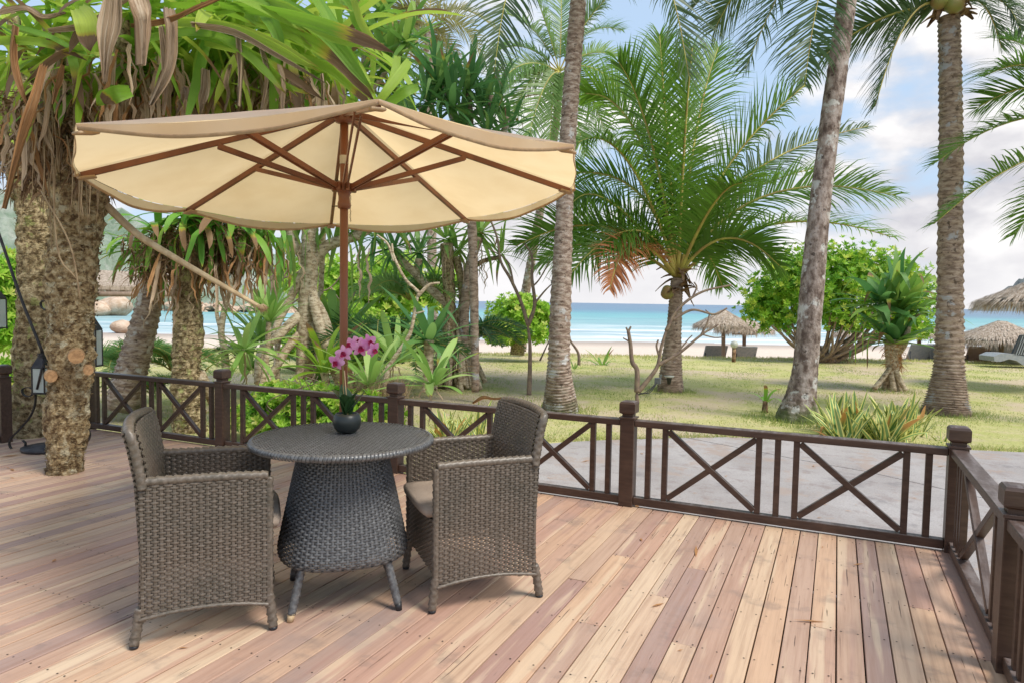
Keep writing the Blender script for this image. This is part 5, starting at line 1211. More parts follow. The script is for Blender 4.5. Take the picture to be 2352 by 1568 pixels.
for u, v in ((1998, 770), (1965, 760), (1985, 740)): put_leaf(TE, 'lush', DP(u, v, dE - .3), VA + pi, -80, .75, .9)
for k in range(3): put_leaf(TE, 'pandk', DP(2062, 690, dE), VA + ru(-2, 2), 86, 1.35, 1.5)
# strap rosettes at mid distance
def plant(label, key, u, v, d, n, L_, hi, lo, wmul=1, name='strap_leaf_plant', gv=None, **kw):
    c = DP(u, v, d); t = thing(name, DP(u, gv or v, d), label, 'plant'); rosette(t, key, c, int(n * (1.5 if key == 'crin' else 1)), L_, hi, lo, wmul, **kw)
    if key == 'crin': rosette(t, 'dead', c, 3, L_ * .7, -20, -80, 1, name='dead_leaf')
    return t
tt_ = plant('broad dark rosette plant on a short stem in front of the prop root cone', 'pandk', 985, 775, 9.5, 24, .80, 75, -20, 1.7, gv=880)
limb_px(tt_, [(978, 900), (984, 840), (985, 780)], 10, 12, 9.5, M['bark_tan'], 'stem')
tt_ = plant('leafy crinum behind the rail post, its broad pale leaves arching right', 'crin', 995, 880, 7.4, 14, .62, 75, 0, 1.3, gv=930)
plant('tall upright pale green lily clump just right of the parasol pole', 'crin', 765, 800, 13, 20, 1.25, 86, 30, 1.3, gv=880)
plant('bright strap leaf clump left of the stilt roots', 'crin', 600, 780, 13, 22, .95, 80, -5, 1.1, gv=880)
tt_ = plant('upper strap leaf clump where the dry stalk ends', 'crin', 618, 735, 11, 18, .7, 85, 20, 1.1, gv=880); limb_px(tt_, [(600, 890), (612, 820), (618, 740)], 7, 6, 11, M['bark_tan'], 'stem')
plant('low strap leaf clump with hanging pale leaves beside the hut post', 'crin', 560, 800, 9.8, 14, .75, 65, -40, 1.2, gv=860)
plant('pale crinum clump under the diagonal mottled branch', 'crin', 905, 830, 10.5, 18, .85, 80, 5, 1.2, gv=890)
plant('arching strap leaf clump below the tip of the dry stalk', 'crin', 575, 845, 12.5, 16, .8, 75, -5, 1.2, gv=880)
plant('yellow green strap leaf clump between the stilt roots and the parasol pole', 'lush', 745, 850, 11.2, 20, .9, 85, 15, 1.6, gv=890)
plant('green clump in shade at the foot of the stilt roots', 'crin', 730, 870, 13.2, 18, .8, 80, 0, 1.2, gv=900)
plant('crinum clump between parasol pole and railing post, brown tipped', 'crin', 850, 880, 8.2, 13, .75, 80, 10, 1.1, gv=930)
plant('small spiky sprout on the lawn beside the tall trunk', 'pan', 1383, 840, 20.5, 12, .62, 80, 10, 1.6, name='sprout')
plant('tiny sprout at the foot of the tall trunk', 'pan', 1320, 845, 18, 7, .5, 80, 20, 1.3, name='sprout')
tt_ = plant('yellow green split sprout on a brown stump left of the mottled palm', 'nest', 1758, 922, 11.8, 5, .36, 80, 35, 1.3, name='sprout', gv=948)
limb_px(tt_, [(1756, 950), (1758, 920)], 8, 5, 11.8, M['husk'], 'stem')
plant('small yellowish tuft on the lawn beside the variegated clump', 'sans', 2165, 1025, 9.5, 7, .28, 80, 30, 1, name='sprout')
plant('low green tuft on the edge of the beach by the mottled trunk', 'pan', 1925, 828, 23, 6, .7, 70, 10, 1, name='sprout')
sv = thing('variegated_plant_bed', G(2000, 1005), 'dense clump of yellow edged sword leaves behind the railing on the right', 'plant bed')
for i in range(34):
    u = ru(1885, 2120); g_ = G(u, ru(985, 1018) + (u - 2000) * .03); rosette(sv, 'sans', g_ + Vector((0, 0, -.02)), random.choice((5, 6, 7)), ru(.38, .62), 88, 40, 1.0, spread=.15)
sv2 = thing('variegated_plant_bed', G(1040, 1010), 'loose yellow green sword leaves seen through the railing left of the right chair', 'plant bed')
for i in range(16): rosette(sv2, 'sans', G(ru(975, 1110), ru(985, 1030)) + Vector((0, 0, -.02)), 6, ru(.3, .5), 85, 35, .8, spread=.15)

# ------------------------------------------------------------------ round leafed bushes
def leafmass(par, blobs, n_ros, per, L_, W_, mat, inner=.55, name='foliage', seed=0, updir=.5, kind='stuff'):
    R_ = random.Random(seed); mb = MB(); tot = sum(b[3] ** 2 for b in blobs)
    for b in blobs:
        u, v, d, r, *sq = b; sq = sq[0] if sq else .8; c = DP(u, v, d); rw = r * d / FPX
        for i in range(int(n_ros * b[3] ** 2 / tot)):
            z = R_.uniform(-.7, 1); th = R_.uniform(0, 2 * pi); h = math.sqrt(max(0, 1 - z * z)); o = Vector((h * cos(th), h * sin(th), z))
            k = R_.uniform(inner, 1.03) * (1 + .34 * noise.noise(o * 3.1 + Vector((seed, u * .01, 0)))); q = c + Vector((o.x * rw, o.y * rw, o.z * rw * sq)) * k
            ax = (o + Vector((0, 0, updir)) + Vector((R_.uniform(-.4, .4), R_.uniform(-.4, .4), R_.uniform(-.3, .3)))).normalized(); a_ = ax.cross(Vector((.3, .2, 1))).normalized(); b_ = ax.cross(a_)
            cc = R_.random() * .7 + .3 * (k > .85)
            for j in range(per):
                an = 2.4 * j + th; dr = (a_ * cos(an) + b_ * sin(an)) * R_.uniform(.6, 1) + ax * R_.uniform(.25, .9); dr.normalize(); s_ = dr.cross(ax).normalized(); l_ = L_ * R_.uniform(.7, 1.15); w_ = W_ * R_.uniform(.8, 1.1)
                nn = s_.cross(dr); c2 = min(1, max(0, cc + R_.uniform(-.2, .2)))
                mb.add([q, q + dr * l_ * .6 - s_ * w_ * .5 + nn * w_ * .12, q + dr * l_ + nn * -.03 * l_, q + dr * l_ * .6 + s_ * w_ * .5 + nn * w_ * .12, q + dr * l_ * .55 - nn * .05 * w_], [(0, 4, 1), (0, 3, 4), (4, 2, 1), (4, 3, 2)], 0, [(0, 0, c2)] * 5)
    return mb.build(name, mat, par, smooth=False, kind=kind)
gF = G(1900, 832); dF = 22.5
TF = thing('bush', G(1890, 834), 'big round bright green bush on many thin stems behind the mottled trunk', 'bush')
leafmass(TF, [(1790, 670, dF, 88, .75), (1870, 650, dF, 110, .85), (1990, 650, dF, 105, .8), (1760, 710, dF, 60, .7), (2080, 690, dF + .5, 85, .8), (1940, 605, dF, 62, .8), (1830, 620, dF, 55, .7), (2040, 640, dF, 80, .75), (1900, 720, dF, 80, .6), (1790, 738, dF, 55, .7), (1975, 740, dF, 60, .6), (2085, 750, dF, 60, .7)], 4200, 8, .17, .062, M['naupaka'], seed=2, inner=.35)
for i in range(34):
    x1 = ru(1760, 2080); y1 = ru(690, 770); limb_px(TF, [(1885 + ru(-25, 40), 832), ((1890 + x1) / 2 + ru(-10, 10), 800 + ru(-10, 10)), (x1, y1)], 4.5, 2.2, dF, M['twig'], 'stem', 6, dd=ru(-.8, .8), ringed=False, seed=i)
fibre(TF, [(u, 828, dF, .25) for u in (1860, 1900, 1940)], 500, M['husk'])
TG = thing('bush', G(1190, 815), 'light green round bush left of the tall trunk in front of the beach', 'bush')
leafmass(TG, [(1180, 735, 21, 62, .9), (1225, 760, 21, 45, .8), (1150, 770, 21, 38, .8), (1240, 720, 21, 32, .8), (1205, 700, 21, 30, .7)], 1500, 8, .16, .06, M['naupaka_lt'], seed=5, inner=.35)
limb_px(TG, [(1188, 815), (1190, 780), (1195, 740)], 17, 12, 21.3, M['bark_mossy'], 'trunk', 10)
TI = thing('bush', DP(930, 800, 20), 'large pale green bush in the background right of the parasol pole', 'bush')
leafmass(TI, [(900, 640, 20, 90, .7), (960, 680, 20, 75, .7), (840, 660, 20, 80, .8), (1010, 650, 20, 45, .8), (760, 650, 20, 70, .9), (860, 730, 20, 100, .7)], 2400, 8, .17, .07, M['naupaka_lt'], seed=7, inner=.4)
TJ = thing('bush', DP(15, 800, 12), 'bright green leafy bush at the far left edge behind the lanterns', 'bush')
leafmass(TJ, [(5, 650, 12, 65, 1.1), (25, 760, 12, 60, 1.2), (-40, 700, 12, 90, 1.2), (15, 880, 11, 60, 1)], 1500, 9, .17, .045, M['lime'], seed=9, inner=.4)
TQ = thing('bush', DP(690, 960, 8.5), 'low lime green leafy shrub growing against the railing behind the table', 'bush')
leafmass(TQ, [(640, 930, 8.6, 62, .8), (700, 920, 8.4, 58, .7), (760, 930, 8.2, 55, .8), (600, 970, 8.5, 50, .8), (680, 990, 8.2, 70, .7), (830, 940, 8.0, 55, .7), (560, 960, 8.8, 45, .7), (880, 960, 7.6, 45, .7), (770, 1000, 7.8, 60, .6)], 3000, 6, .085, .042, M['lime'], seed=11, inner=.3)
for i in range(22): limb_px(TQ, [(ru(600, 860), 1000), (ru(600, 880), 930), (ru(610, 900), ru(850, 900))], 1.6, .8, 8.2, M['twig'], 'stem', 5, dd=ru(-.4, .4), ringed=False)
mb = MB()
for i in range(900):
    c = DP(ru(800, 930), ru(900, 960), 8.2 + ru(-.3, .3)); d = Vector((ru(-.6, .6), ru(-.6, .6), 1)).normalized(); L_ = ru(.15, .38); s_ = RT * .0035
    mb.add([c - s_, c + s_, c + d * L_ + Vector((ru(-.05, .05), 0, 0))], [(0, 1, 2)])
props(mb.build('dry_grass_tuft', M['root_string'], smooth=False), 'wispy dry tan grass between the lime shrub and the railing post', 'grass', kind='stuff')
# bushes filling the left background
TB1 = thing('bush', DP(640, 800, 16), 'hazy light bush behind the stilt rooted screw pine', 'bush')
leafmass(TB1, [(820, 800, 15, 55, .9), (700, 790, 17, 50, .9), (650, 640, 30, 40, .9), (700, 640, 30, 60, .9), (760, 700, 26, 60, .9), (840, 760, 18, 60, .8)], 1700, 7, .2, .09, M['naupaka_lt'], seed=15, inner=.4)
# cycads / ferns
def cycad(label, u, v, d, n, L_, mat, gv=None, azr=None):
    t = thing('cycad', DP(u, gv or v, d), label, 'cycad'); c = DP(u, v, d)
    for i in range(n):
        az = i * 2.4 + ru(-.2, .2); e = radians(ru(25, 75)); dh = Vector((cos(az), sin(az), 0)); l_ = L_ * ru(.8, 1.1)
        A = c; C_ = c + dh * l_ * .45 * cos(e) + Vector((0, 0, l_ * .65 * sin(e))); B = c + dh * l_ * .95 + Vector((0, 0, l_ * (.55 * sin(e) - .35)))
        frond(t, bez(A, C_, B), l_ * .22, [mat, M['rachis']], seed=i, droop=.4, n_l=42, w_l=.016 * L_, start=.12, rw=.010)
    return t
cycad('feathery cycad behind the railing left of the leaning palm trunk', 262, 850, 11, 20, 1.15, M['fern'], 900)
cycad('feathery cycad to the right of the leaning palm trunk', 392, 850, 11.5, 18, 1.1, M['fern'], 900)
cycad('feathery cycad low behind the mossy trunk and railing', 350, 905, 10.6, 14, .8, M['fern'], 930)
cycad('dark cycad in the shade right of the parasol pole', 870, 800, 12.5, 24, 1.5, M['fern_dk'], 880)
cycad('dark feathery cycad right of the prop root cone', 1080, 790, 15.5, 22, 1.5, M['fern_dk'], 850)
cycad('dark cycad beneath the broad rosette plant', 940, 830, 13, 20, 1.3, M['fern_dk'], 880)
cycad('light feathery palm seedling behind the parasol pole', 940, 690, 15, 18, 1.6, M['fern'], 860)
cycad('small cycad with dark fronds at the foot of the thin grey trunk', 540, 815, 13, 10, .6, M['fern_dk'], 850)

# ------------------------------------------------------------------ thin and bare trees
def bare(label, d, main, twigs, mat=None, r0=6, name='bare_tree', dd=0):
    u, v = main[0]; t = thing(name, DP(u, v, d), label, 'tree'); limb_px(t, main, r0, r0 * .45, d, mat or M['twig'], 'trunk', 8, ringed=False)
    for pix, a_, b_ in twigs: limb_px(t, pix, a_, b_, d, mat or M['twig'], 'branch', 6, ringed=False, seed=pix[0][0])
    return t
sp = bare('thin sapling with a few leaves standing on the lawn left of the tall trunk', depth(G(1215, 905)), [(1215, 907), (1217, 850), (1217, 790), (1212, 745)], [([(1214, 750), (1195, 690), (1172, 640), (1150, 600), (1140, 540), (1110, 470)], 4.5, 2), ([(1214, 745), (1228, 700), (1222, 640), (1222, 590), (1205, 560)], 5, 2), ([(1226, 700), (1250, 670), (1270, 650)], 3, 1.3), ([(1222, 660), (1240, 640), (1262, 600)], 2.5, 1.2), ([(1180, 655), (1165, 600), (1120, 570)], 2.5, 1.2)], r0=6.5)
for u, v in ((1262, 600), (1270, 650), (1240, 632), (1235, 655), (1225, 588)): put_leaf(sp, 'lush', DP(u, v, depth(G(1215, 905))), ru(0, 6.28), 45, .22, 2.5)
bd = depth(G(1465, 925))
bare('bare grey forked shrub rising behind the railing post in front of the short palm', bd, [(1466, 935), (1463, 915), (1463, 900)], [
    ([(1463, 900), (1463, 850), (1452, 830), (1448, 790), (1443, 760)], 6.5, 4), ([(1443, 762), (1438, 752)], 3, 2), ([(1443, 762), (1449, 750)], 3, 2), ([(1447, 785), (1431, 776)], 2.5, 1.5),
    ([(1465, 900), (1490, 870), (1510, 840), (1518, 800), (1530, 760)], 6, 3), ([(1512, 838), (1560, 810), (1610, 770), (1650, 745)], 4.5, 2), ([(1610, 771), (1625, 740), (1630, 718)], 3, 1.5), ([(1630, 720), (1620, 712)], 1.8, 1.2),
    ([(1530, 760), (1550, 720), (1580, 690), (1620, 668), (1680, 655)], 4.5, 2), ([(1592, 680), (1600, 660), (1594, 648)], 2.5, 1.5), ([(1545, 735), (1590, 712), (1640, 722), (1670, 708)], 3.5, 2), ([(1515, 820), (1508, 795), (1512, 780)], 3, 2), ([(1612, 768), (1640, 775), (1662, 774)], 2.2, 1.2), ([(1560, 805), (1580, 780), (1590, 770)], 2, 1.3)])
bare('short bent bare stem leaning beside the tall trunk on the lawn', 18, [(1330, 838), (1328, 810), (1312, 785), (1303, 765)], [], r0=4)
bare('straight bare stick leaning against the light bush left of the tall trunk', 15.5, [(1240, 828), (1262, 780)], [], r0=2.5)
bare('crooked grey trunk with dangling dry leaves between the mossy trunk and the dry stalk tip', 12.5, [(520, 860), (515, 800), (508, 760), (518, 700), (530, 660), (545, 600), (560, 540)], [([(508, 765), (498, 720), (500, 690)], 5, 4)], r0=9, mat=M['bark_tan'])
bare('mottled diagonal branch crossing in front of the screw pine roots', 9.2, [(880, 940), (888, 860), (900, 830), (940, 770), (955, 700), (962, 670)], [([(962, 672), (930, 640), (905, 590), (900, 560)], 4.5, 2.5), ([(960, 680), (985, 655), (1010, 650)], 5, 3), ([(955, 720), (975, 715)], 3, 2), ([(905, 600), (890, 560), (866, 540)], 3, 2)], r0=7, mat=M['bark_tan'])
fb = bare('pale leafless branching tree behind the left end of the dry stalk tip', 17, [(640, 850), (632, 760), (628, 700), (622, 640)], [([(628, 700), (600, 660), (575, 640)], 3, 1), ([(626, 680), (650, 640), (670, 600)], 3, 1), ([(622, 640), (610, 600), (590, 570)], 3, 1), ([(622, 645), (640, 600), (640, 560)], 3, 1), ([(650, 640), (690, 620), (700, 580)], 2, 1), ([(600, 660), (580, 610), (560, 600)], 2, 1), ([(632, 740), (590, 700), (560, 690)], 2.5, 1), ([(640, 610), (660, 575)], 2, 1), ([(632, 750), (680, 690), (760, 660), (800, 600)], 3, 1), ([(760, 660), (780, 690)], 2, 1)], r0=5)

# ------------------------------------------------------------------ beach things
def thatch_parasol(label, u, vt, ve, w_, vb, d, seed, bar=False):
    base = DP(u, vb, d); base.z = min(base.z, tz(base.x, base.y)); t = thing('thatched_parasol', (base.x, base.y, tz(base.x, base.y)), label, 'beach parasol')
    top = DP(u, vt, d); eave = DP(u, ve, d); r = w_ / 2 * d / FPX; H = top.z - eave.z; bp = Vector(t.location)
    MB().tube([bp - Vector((0, 0, .2)), Vector((top.x, top.y, top.z - .1))], .075, 10).build('pole', M['pole_wood'], t)
    if bar:
        MB().beam(Vector((top.x, top.y, eave.z - .1)) - TH * .45, Vector((top.x, top.y, eave.z - .1)) + TH * .45, .07, .07).build('crossbar', M['pole_wood'], t)
    mb = MB(); prof_ = [(.01, 0), (r * .10, -.02 * H), (r * .35, -.30 * H), (r * .7, -.62 * H), (r * .98, -.86 * H), (r * .92, -.90 * H), (r * .3, -.45 * H)]
    mb.lathe((top.x, top.y, top.z), prof_, 30, cap=False, fn=lambda th, z: 1 + .06 * noise.noise(Vector((cos(th) * 2, sin(th) * 2, z * 3 + seed)))); mb.build('thatch', M['thatch'], t)
    R_ = random.Random(seed); mb = MB()
    for i in range(2600):
        f = R_.random() ** .6; th = R_.uniform(0, 2 * pi); rr_ = r * (.05 + .95 * f); z = -H * (.86 * (f ** .95)) + .03
        if i % 3 == 0: rr_ = r * R_.uniform(.93, 1.02); z = -.86 * H
        o = Vector((cos(th), sin(th), 0)); p = top + o * rr_ + Vector((0, 0, z)); dn = (o * (.9 if i % 3 else .25) + Vector((0, 0, -.75))).normalized(); L_ = R_.uniform(.12, .34); s_ = Vector((-sin(th), cos(th), 0)) * R_.uniform(.006, .02)
        mb.add([p - s_, p + s_, p + dn * L_ + o * .03], [(0, 1, 2)])
    mb.build('thatch_fringe', M['thatch2'], t, kind='stuff', smooth=False)
    return t
thatch_parasol('thatched beach parasol nearest the short palm, above a grey lounger', 1662, 712, 752, 130, 830, 26, 1)
thatch_parasol('thatched beach parasol with a crossbar, right of and lower than its neighbour', 1710, 728, 762, 130, 830, 28, 2, True)
thatch_parasol('thatched beach parasol half hidden between the young screw pine and the ringed trunk', 2112, 738, 772, 130, 835, 27, 3)
thatch_parasol('thatched beach parasol partly hidden by the round bush', 1958, 742, 772, 80, 835, 34, 5)
thatch_parasol('wide thatched beach parasol right of the ringed trunk', 2300, 737, 788, 215, 840, 24, 4)
thatch_parasol('thatched beach parasol behind the wide one, only its pole and eave showing', 2262, 750, 792, 150, 840, 27, 6)
thatch_parasol('large thatched parasol cut by the right edge, closest to the lawn', 2400, 635, 705, 270, 905, 15.5, 7)
def lounger(label, u, v, d, w_, az, hz=.62, mat='lounger', pitch=62):
    g_ = DP(u, v, d); z0 = tz(g_.x, g_.y); t = thing('sun_lounger', (g_.x, g_.y, z0), label, 'sun lounger'); Rz = Matrix.Rotation(az, 3, 'Z'); O = Vector((g_.x, g_.y, z0))
    def T_(p): return O + Rz @ Vector(p)
    def bx(a_, b_, nm, mt, bev=.01):
        mb = MB().box(a_, b_); mb.v = [tuple(T_(p)) for p in mb.v]; return mb.build(nm, mt, t, bevel=bev)
    mt = M[mat]; W2 = w_ / 2; ca_, sa_ = cos(radians(pitch)), sin(radians(pitch)); Lb = .78
    mb = MB(); vs_ = []
    for s_, e in ((0, 0), (1, 0)):
        pass
    a0 = Vector((0.05, 0, .22)); b0 = Vector((-Lb * ca_, 0, .28 + Lb * sa_)); 
    mb.beam(T_(a0), T_(b0), .05, w_, up=Rz @ Vector((0, 1, 0)) if False else (0, 0, 1)) if False else None
    n_ = Vector((sa_, 0, ca_)); vs_ = []
    for p in (a0, b0):
        for y in (-W2, W2):
            for k in (-.03, .03): vs_.append(T_(p + Vector((0, y, 0)) + n_ * k))
    mb.add(vs_, [(0, 1, 3, 2), (4, 6, 7, 5), (0, 4, 5, 1), (2, 3, 7, 6), (0, 2, 6, 4), (1, 5, 7, 3)]); mb.build('backrest', mt, t, bevel=.025)
    bx((0, -W2, .24), (1.25, W2, .31), 'seat', mt); 
    for y in (-W2 - .03, W2): bx((-.25, y, .20), (1.3, y + .03, .32), 'side_rail', M['lounger_dk'])
    for x in (-.15, 1.15):
        for y in (-W2, W2 - .05): bx((x, y, 0), (x + .05, y + .05, .24), 'leg', M['lounger_dk'], .004)
    mb = MB().beam(T_((-.35, -W2 + .05, .05)), T_((-.22, -W2 + .05, .75)), .03, .03); mb.beam(T_((-.35, W2 - .05, .05)), T_((-.22, W2 - .05, .75)), .03, .03); mb.build('prop', M['lounger_dk'], t)
    return t
AZ = math.atan2(NH.y, NH.x)
lounger('grey sun lounger back under the thatched parasol pole', 1638, 818, 26.7, .88, AZ + .06)
lounger('grey sun lounger back right of the path light', 1709, 818, 26.7, .80, AZ - .05)
lounger('grey sun lounger back right of the young screw pine', 2103, 832, 26, .82, AZ)
lounger('dark slanting sun lounger touching the ringed trunk', 2148, 832, 26, .6, AZ - .5)
lounger('grey sun lounger seen between the mottled trunk and the round bush', 1895, 826, 26.4, .7, AZ)
lounger('tan cushioned low lounger right of the ringed trunk', 2240, 838, 25.6, .7, AZ - .4, mat='lounger_tan', pitch=40)
lounger('grey lounger back behind the curved black lounger', 2290, 838, 25.5, .9, AZ - .1)
# curved black lounger at the right edge
cl = thing('sun_lounger', G(2345, 840), 'curved grey wicker lounger with a high slatted back at the right edge', 'sun lounger')
dcl = 21.5
def extr(par, pix, wd, mat, nm):
    A = [DP(u, v, dcl) for u, v in pix]; k = len(A); Bk = [p + NH * wd for p in A]; mb = MB(); mb.add(A + Bk, [tuple(range(k - 1, -1, -1)), tuple(range(k, 2 * k))] + [(i, (i + 1) % k, k + (i + 1) % k, k + i) for i in range(k)]); return mb.build(nm, mat, par, smooth=False)
extr(cl, [(2283, 818), (2300, 811), (2330, 812), (2352, 818), (2400, 812), (2440, 815), (2440, 826), (2400, 824), (2375, 836), (2350, 838), (2335, 828), (2318, 824), (2298, 830), (2284, 829)], .7, M['lounger'], 'frame')
extr(cl, [(2325, 815), (2345, 770), (2352, 769), (2400, 770), (2385, 818)], .08, M['lounger_dk'], 'backrest')
for k in range(9): extr(cl, [(2332 + k * 5.5, 814), (2348 + k * 5.5, 772), (2349.5 + k * 5.5, 772), (2334 + k * 5.5, 814)], -.02, M['lounger'], 'slat')
# path light
dbl = depth(G(1685, 832)); bl = thing('path_light', G(1685, 832), 'brown bollard path light with a round frosted globe on the lawn edge', 'path light')
gb = Vector(G(1685, 832)); MB().tube([gb - Vector((0, 0, .1)), gb + Vector((0, 0, .43))], .062, 14).build('post', M['husk'], bl)
MB().tube([gb + Vector((0, 0, .43)), gb + Vector((0, 0, .48))], .065, 14).build('collar', M['pole_wood'], bl)
mb = MB(); mb.lathe(gb + Vector((0, 0, .57)), [(.12 * sin(pi * i / 10) + .001, -.12 * cos(pi * i / 10)) for i in range(11)], 20); mb.build('globe', M['globe'], bl)
# spot lamp and junction box at the short palm
q = DP(1537, 868, dB - .55); spt = thing('spotlight', q, 'small black spotlight with a pale rim fixed to the base of the short palm', 'spotlight')
MB().tube([q - Vector((0, 0, .12)), q, q + Vector((0, 0, .02))], [.03, .055, .06], 14).build('body', M['plastic'], spt); MB().tube([q + Vector((0, 0, .02)), q + Vector((0, 0, .05))], [.085, .10], 16).build('rim', M['globe'], spt)
q = DP(1511, 874, dB - .6); jb = thing('junction_box', q, 'small grey junction box left of the spotlight with cables trailing on the grass', 'junction box')
MB().box(q - Vector((.06, .04, .06)), q + Vector((.06, .04, .06))).build('box', mk('grey_plastic', (.16, .17, .18), (.2, .2, .21), 9, .5), jb, bevel=.006)
for k in range(3):
    MB().tube(spline([q, DP(1502 - k * 3, 890, dB - .7), DP(1490 - k * 6, 902, dB - .8), DP(1468 - k * 5, 902 + k * 3, dB - .8)], 14), .008, 6).build('cable', M['plastic'], jb)
# hut with thatched eave at the left
hut = thing('thatched_hut', DP(300, 760, 22), 'thatched hut eave and grey posts behind the left trees', 'hut'); dh_ = 22
A, B = DP(120, 652, dh_), DP(408, 664, dh_ + 1.5); up_ = Vector((0, 0, .55))
mb = MB(); mb.add([A, B, B + up_ + NH * 2.5, A + up_ + NH * 2.5, A - Vector((0, 0, .12)), B - Vector((0, 0, .12)), B + up_ + NH * 2.5 - Vector((0, 0, .12)), A + up_ + NH * 2.5 - Vector((0, 0, .12))], [(0, 1, 2, 3), (7, 6, 5, 4), (0, 4, 5, 1), (1, 5, 6, 2), (2, 6, 7, 3), (3, 7, 4, 0)]); mb.build('roof', M['thatch'], hut, smooth=False)
mb = MB()
for i in range(1500):
    f = rnd(); p = A.lerp(B, f) + Vector((0, 0, ru(-.1, .05))) + NH * ru(0, .2); s_ = RT * ru(.008, .02); mb.add([p - s_, p + s_, p - Vector((0, 0, ru(.12, .35))) + RT * ru(-.04, .04)], [(0, 1, 2)])
mb.build('eave_fringe', M['thatch2'], hut, kind='stuff', smooth=False)
for u in (405, 210): MB().tube([DP(u, 860, dh_), DP(u, 660, dh_)], .10, 10).build('post', M['pole_wood'], hut)
MB().beam(DP(130, 676, dh_), DP(405, 676, dh_ + 1), .12, .16).build('beam', M['pole_wood'], hut)
# fallen frond and debris
fd = thing('fallen_leaf', G(1130, 915), 'curled brown fallen palm leaf lying on the grass left of the right chair', 'leaf')
leaf_px(fd, [(1085, 925, 11.9), (1110, 912, 11.9), (1135, 916, 11.9), (1165, 912, 11.9)], .10, M['dead_rust'], 'dead', 'leaf_blade')
fd = thing('fallen_leaf', G(40, 1006, 0), 'long orange brown dead leaf on the deck behind the lantern stand', 'leaf')
leaf_px(fd, [(-10, 1006, 8.0), (30, 998, 8.0), (70, 990, 8.0), (110, 998, 7.9)], .12, M['dead_rust'], 'dead', 'leaf_blade', face=.6)
fd = thing('fallen_leaf', G(20, 1010, 0), 'thin brown dead leaf on the deck by the left railing post', 'leaf')
leaf_px(fd, [(0, 1012, 7.8), (20, 1008, 7.8), (45, 1004, 7.8), (60, 1006, 7.8)], .05, M['dead_rust'], 'dead', 'leaf_blade', face=.6)

# ------------------------------------------------------------------ litter on the deck and paving
mb = MB(); R_ = random.Random(77)
for i in range(150):
    if i < 90: p = Vector((R_.uniform(-7.5, 0), R_.uniform(-3.2, .0), .003))
    else: p = G(R_.uniform(1250, 2340), R_.uniform(1030, 1200), -.38)
    if i % 3 == 0 and i < 90: p.x = R_.uniform(-7.6, -6.2); p.y = R_.uniform(-1.6, -.2)
    th = R_.uniform(0, 6.3); L_ = R_.uniform(.008, .035) if i % 7 else R_.uniform(.04, .09); d = Vector((cos(th), sin(th), 0)); s_ = Vector((-sin(th), cos(th), 0)) * L_ * R_.uniform(.1, .28)
    mb.add([p - d * L_, p - s_ + Vector((0, 0, .003)), p + d * L_ + Vector((0, 0, .005)), p + s_ + Vector((0, 0, .004))], [(0, 1, 2, 3)])
props(mb.build('leaf_litter', M['dead_rust'], smooth=False), 'small dry leaf bits scattered over the deck and paving', 'leaf litter', kind='stuff')
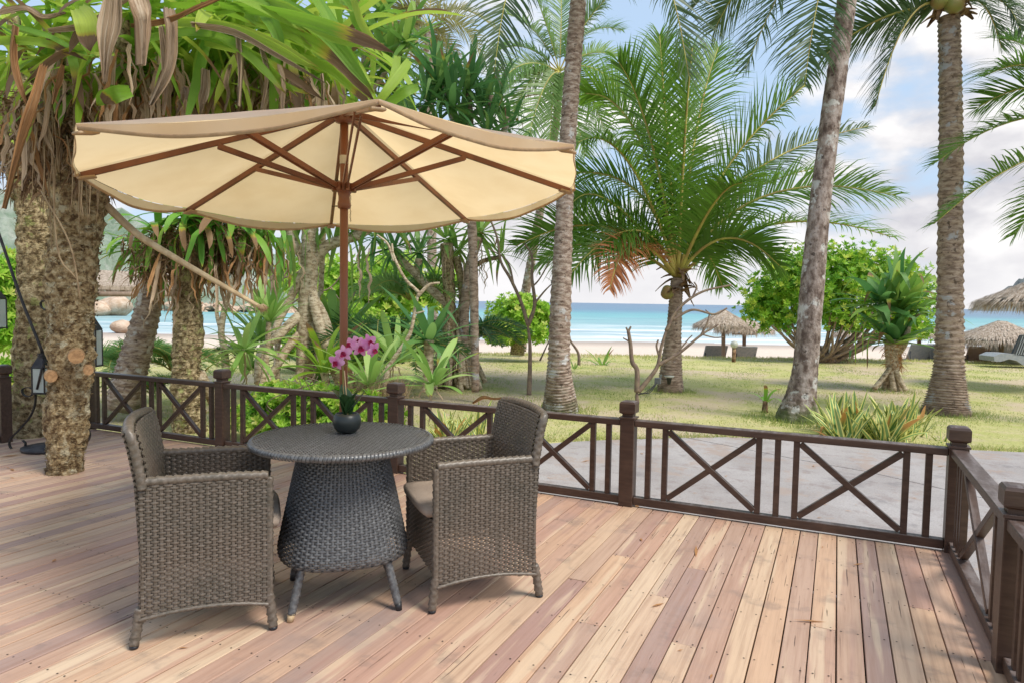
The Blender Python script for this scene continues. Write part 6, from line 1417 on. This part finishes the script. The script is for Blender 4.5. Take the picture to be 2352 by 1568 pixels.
# ------------------------------------------------------------------ grass
a = NM('grass_blades'); q = a.n('ShaderNodeAttribute'); q.attribute_name = 'lc'; sp_ = a.n('ShaderNodeSeparateXYZ'); a.l(q.outputs['Vector'], sp_.inputs[0])
m_grass = a.fin(a.ramp(sp_.outputs['Z'], [(0, (.20, .31, .07)), (.4, (.40, .45, .13)), (.7, (.60, .56, .23)), (1, (.70, .60, .36))]), .6, None, .2, .3)
R_ = random.Random(5); mb = MB(); cnt = 0
slabpoly = lambda x, y: y < 3.4 + (x + 4.2) * .42 + (0.1 * sin(x * 5)) and x > -4.35 and x < 3
while cnt < 80000:
    s_ = 4.0 + 20.5 * R_.random() ** 1.15; t_ = R_.uniform(-.82, .82) * (s_ + .5)
    x = CAM.x + NH.x * s_ + TH.x * t_; y = CAM.y + NH.y * s_ + TH.y * t_
    if y < .35: continue
    if x > -4.5 and y < slab_y(x) + .03: continue
    n_ = noise.noise(Vector((x * .9, y * .9, 2))) + .5 * noise.noise(Vector((x * 3, y * 3, 7)))
    if n_ < -.12 and R_.random() < .8: continue
    cnt += 1; h = R_.uniform(.012, .035) * (1.4 if n_ > .25 else 1); z = tz(x, y); an = R_.uniform(0, pi); w_ = (.0022 + .0007 * s_ * .4)
    c = min(1, max(0, .5 - n_ * .6 + R_.uniform(-.3, .3)))
    dx, dy = cos(an) * w_, sin(an) * w_; mb.add([(x - dx, y - dy, z - .003), (x + dx, y + dy, z - .003), (x + R_.uniform(-1, 1) * h * .7, y + R_.uniform(-1, 1) * h * .7, z + h)], [(0, 1, 2)], 0, [(0, 0, c), (0, 0, c), (0, 1, c)])
# crest fringe and longer tufts at tree feet
for gq, rr_, nn_ in ((gA, .45, 500), (gB, .35, 300), (gC, .55, 900), (gD, .5, 600), (G(2050, 897), .4, 300)):
    for i in range(nn_):
        th = R_.uniform(0, 6.28); k = rr_ * R_.uniform(.6, 1.5); x, y = gq.x + cos(th) * k, gq.y + sin(th) * k; z = tz(x, y); h = R_.uniform(.03, .12); c = R_.random() * .6
        mb.add([(x - .004, y, z), (x + .004, y, z), (x + R_.uniform(-1, 1) * h * .6, y + R_.uniform(-1, 1) * h * .6, z + h)], [(0, 1, 2)], 0, [(0, 0, c), (0, 0, c), (0, 1, c)])
for i in range(6000):
    x = R_.uniform(-4.6, 8); y = slab_y(x) + abs(R_.gauss(0, .16)) - .06; z = -.4; h = R_.uniform(.02, .075); c = R_.random()
    mb.add([(x - .004, y, z), (x + .004, y, z), (x + R_.uniform(-1, 1) * h, y + R_.uniform(-1.2, .6) * h, z + h)], [(0, 1, 2)], 0, [(0, 0, c), (0, 0, c), (0, 1, c)])
for i in range(9000):
    s_ = R_.uniform(23, 25.0); t_ = R_.uniform(-20, 20); x = CAM.x + NH.x * s_ + TH.x * t_; y = CAM.y + NH.y * s_ + TH.y * t_; z = tz(x, y); h = R_.uniform(.04, .11); c = R_.uniform(.3, 1)
    mb.add([(x - TH.x * .01, y - TH.y * .01, z), (x + TH.x * .01, y + TH.y * .01, z), (x + R_.uniform(-.03, .03), y, z + h)], [(0, 1, 2)], 0, [(0, 0, c), (0, 0, c), (0, 1, c)])
props(mb.build('lawn_grass', m_grass, smooth=False), 'short patchy green and straw coloured lawn grass', 'grass', kind='stuff')
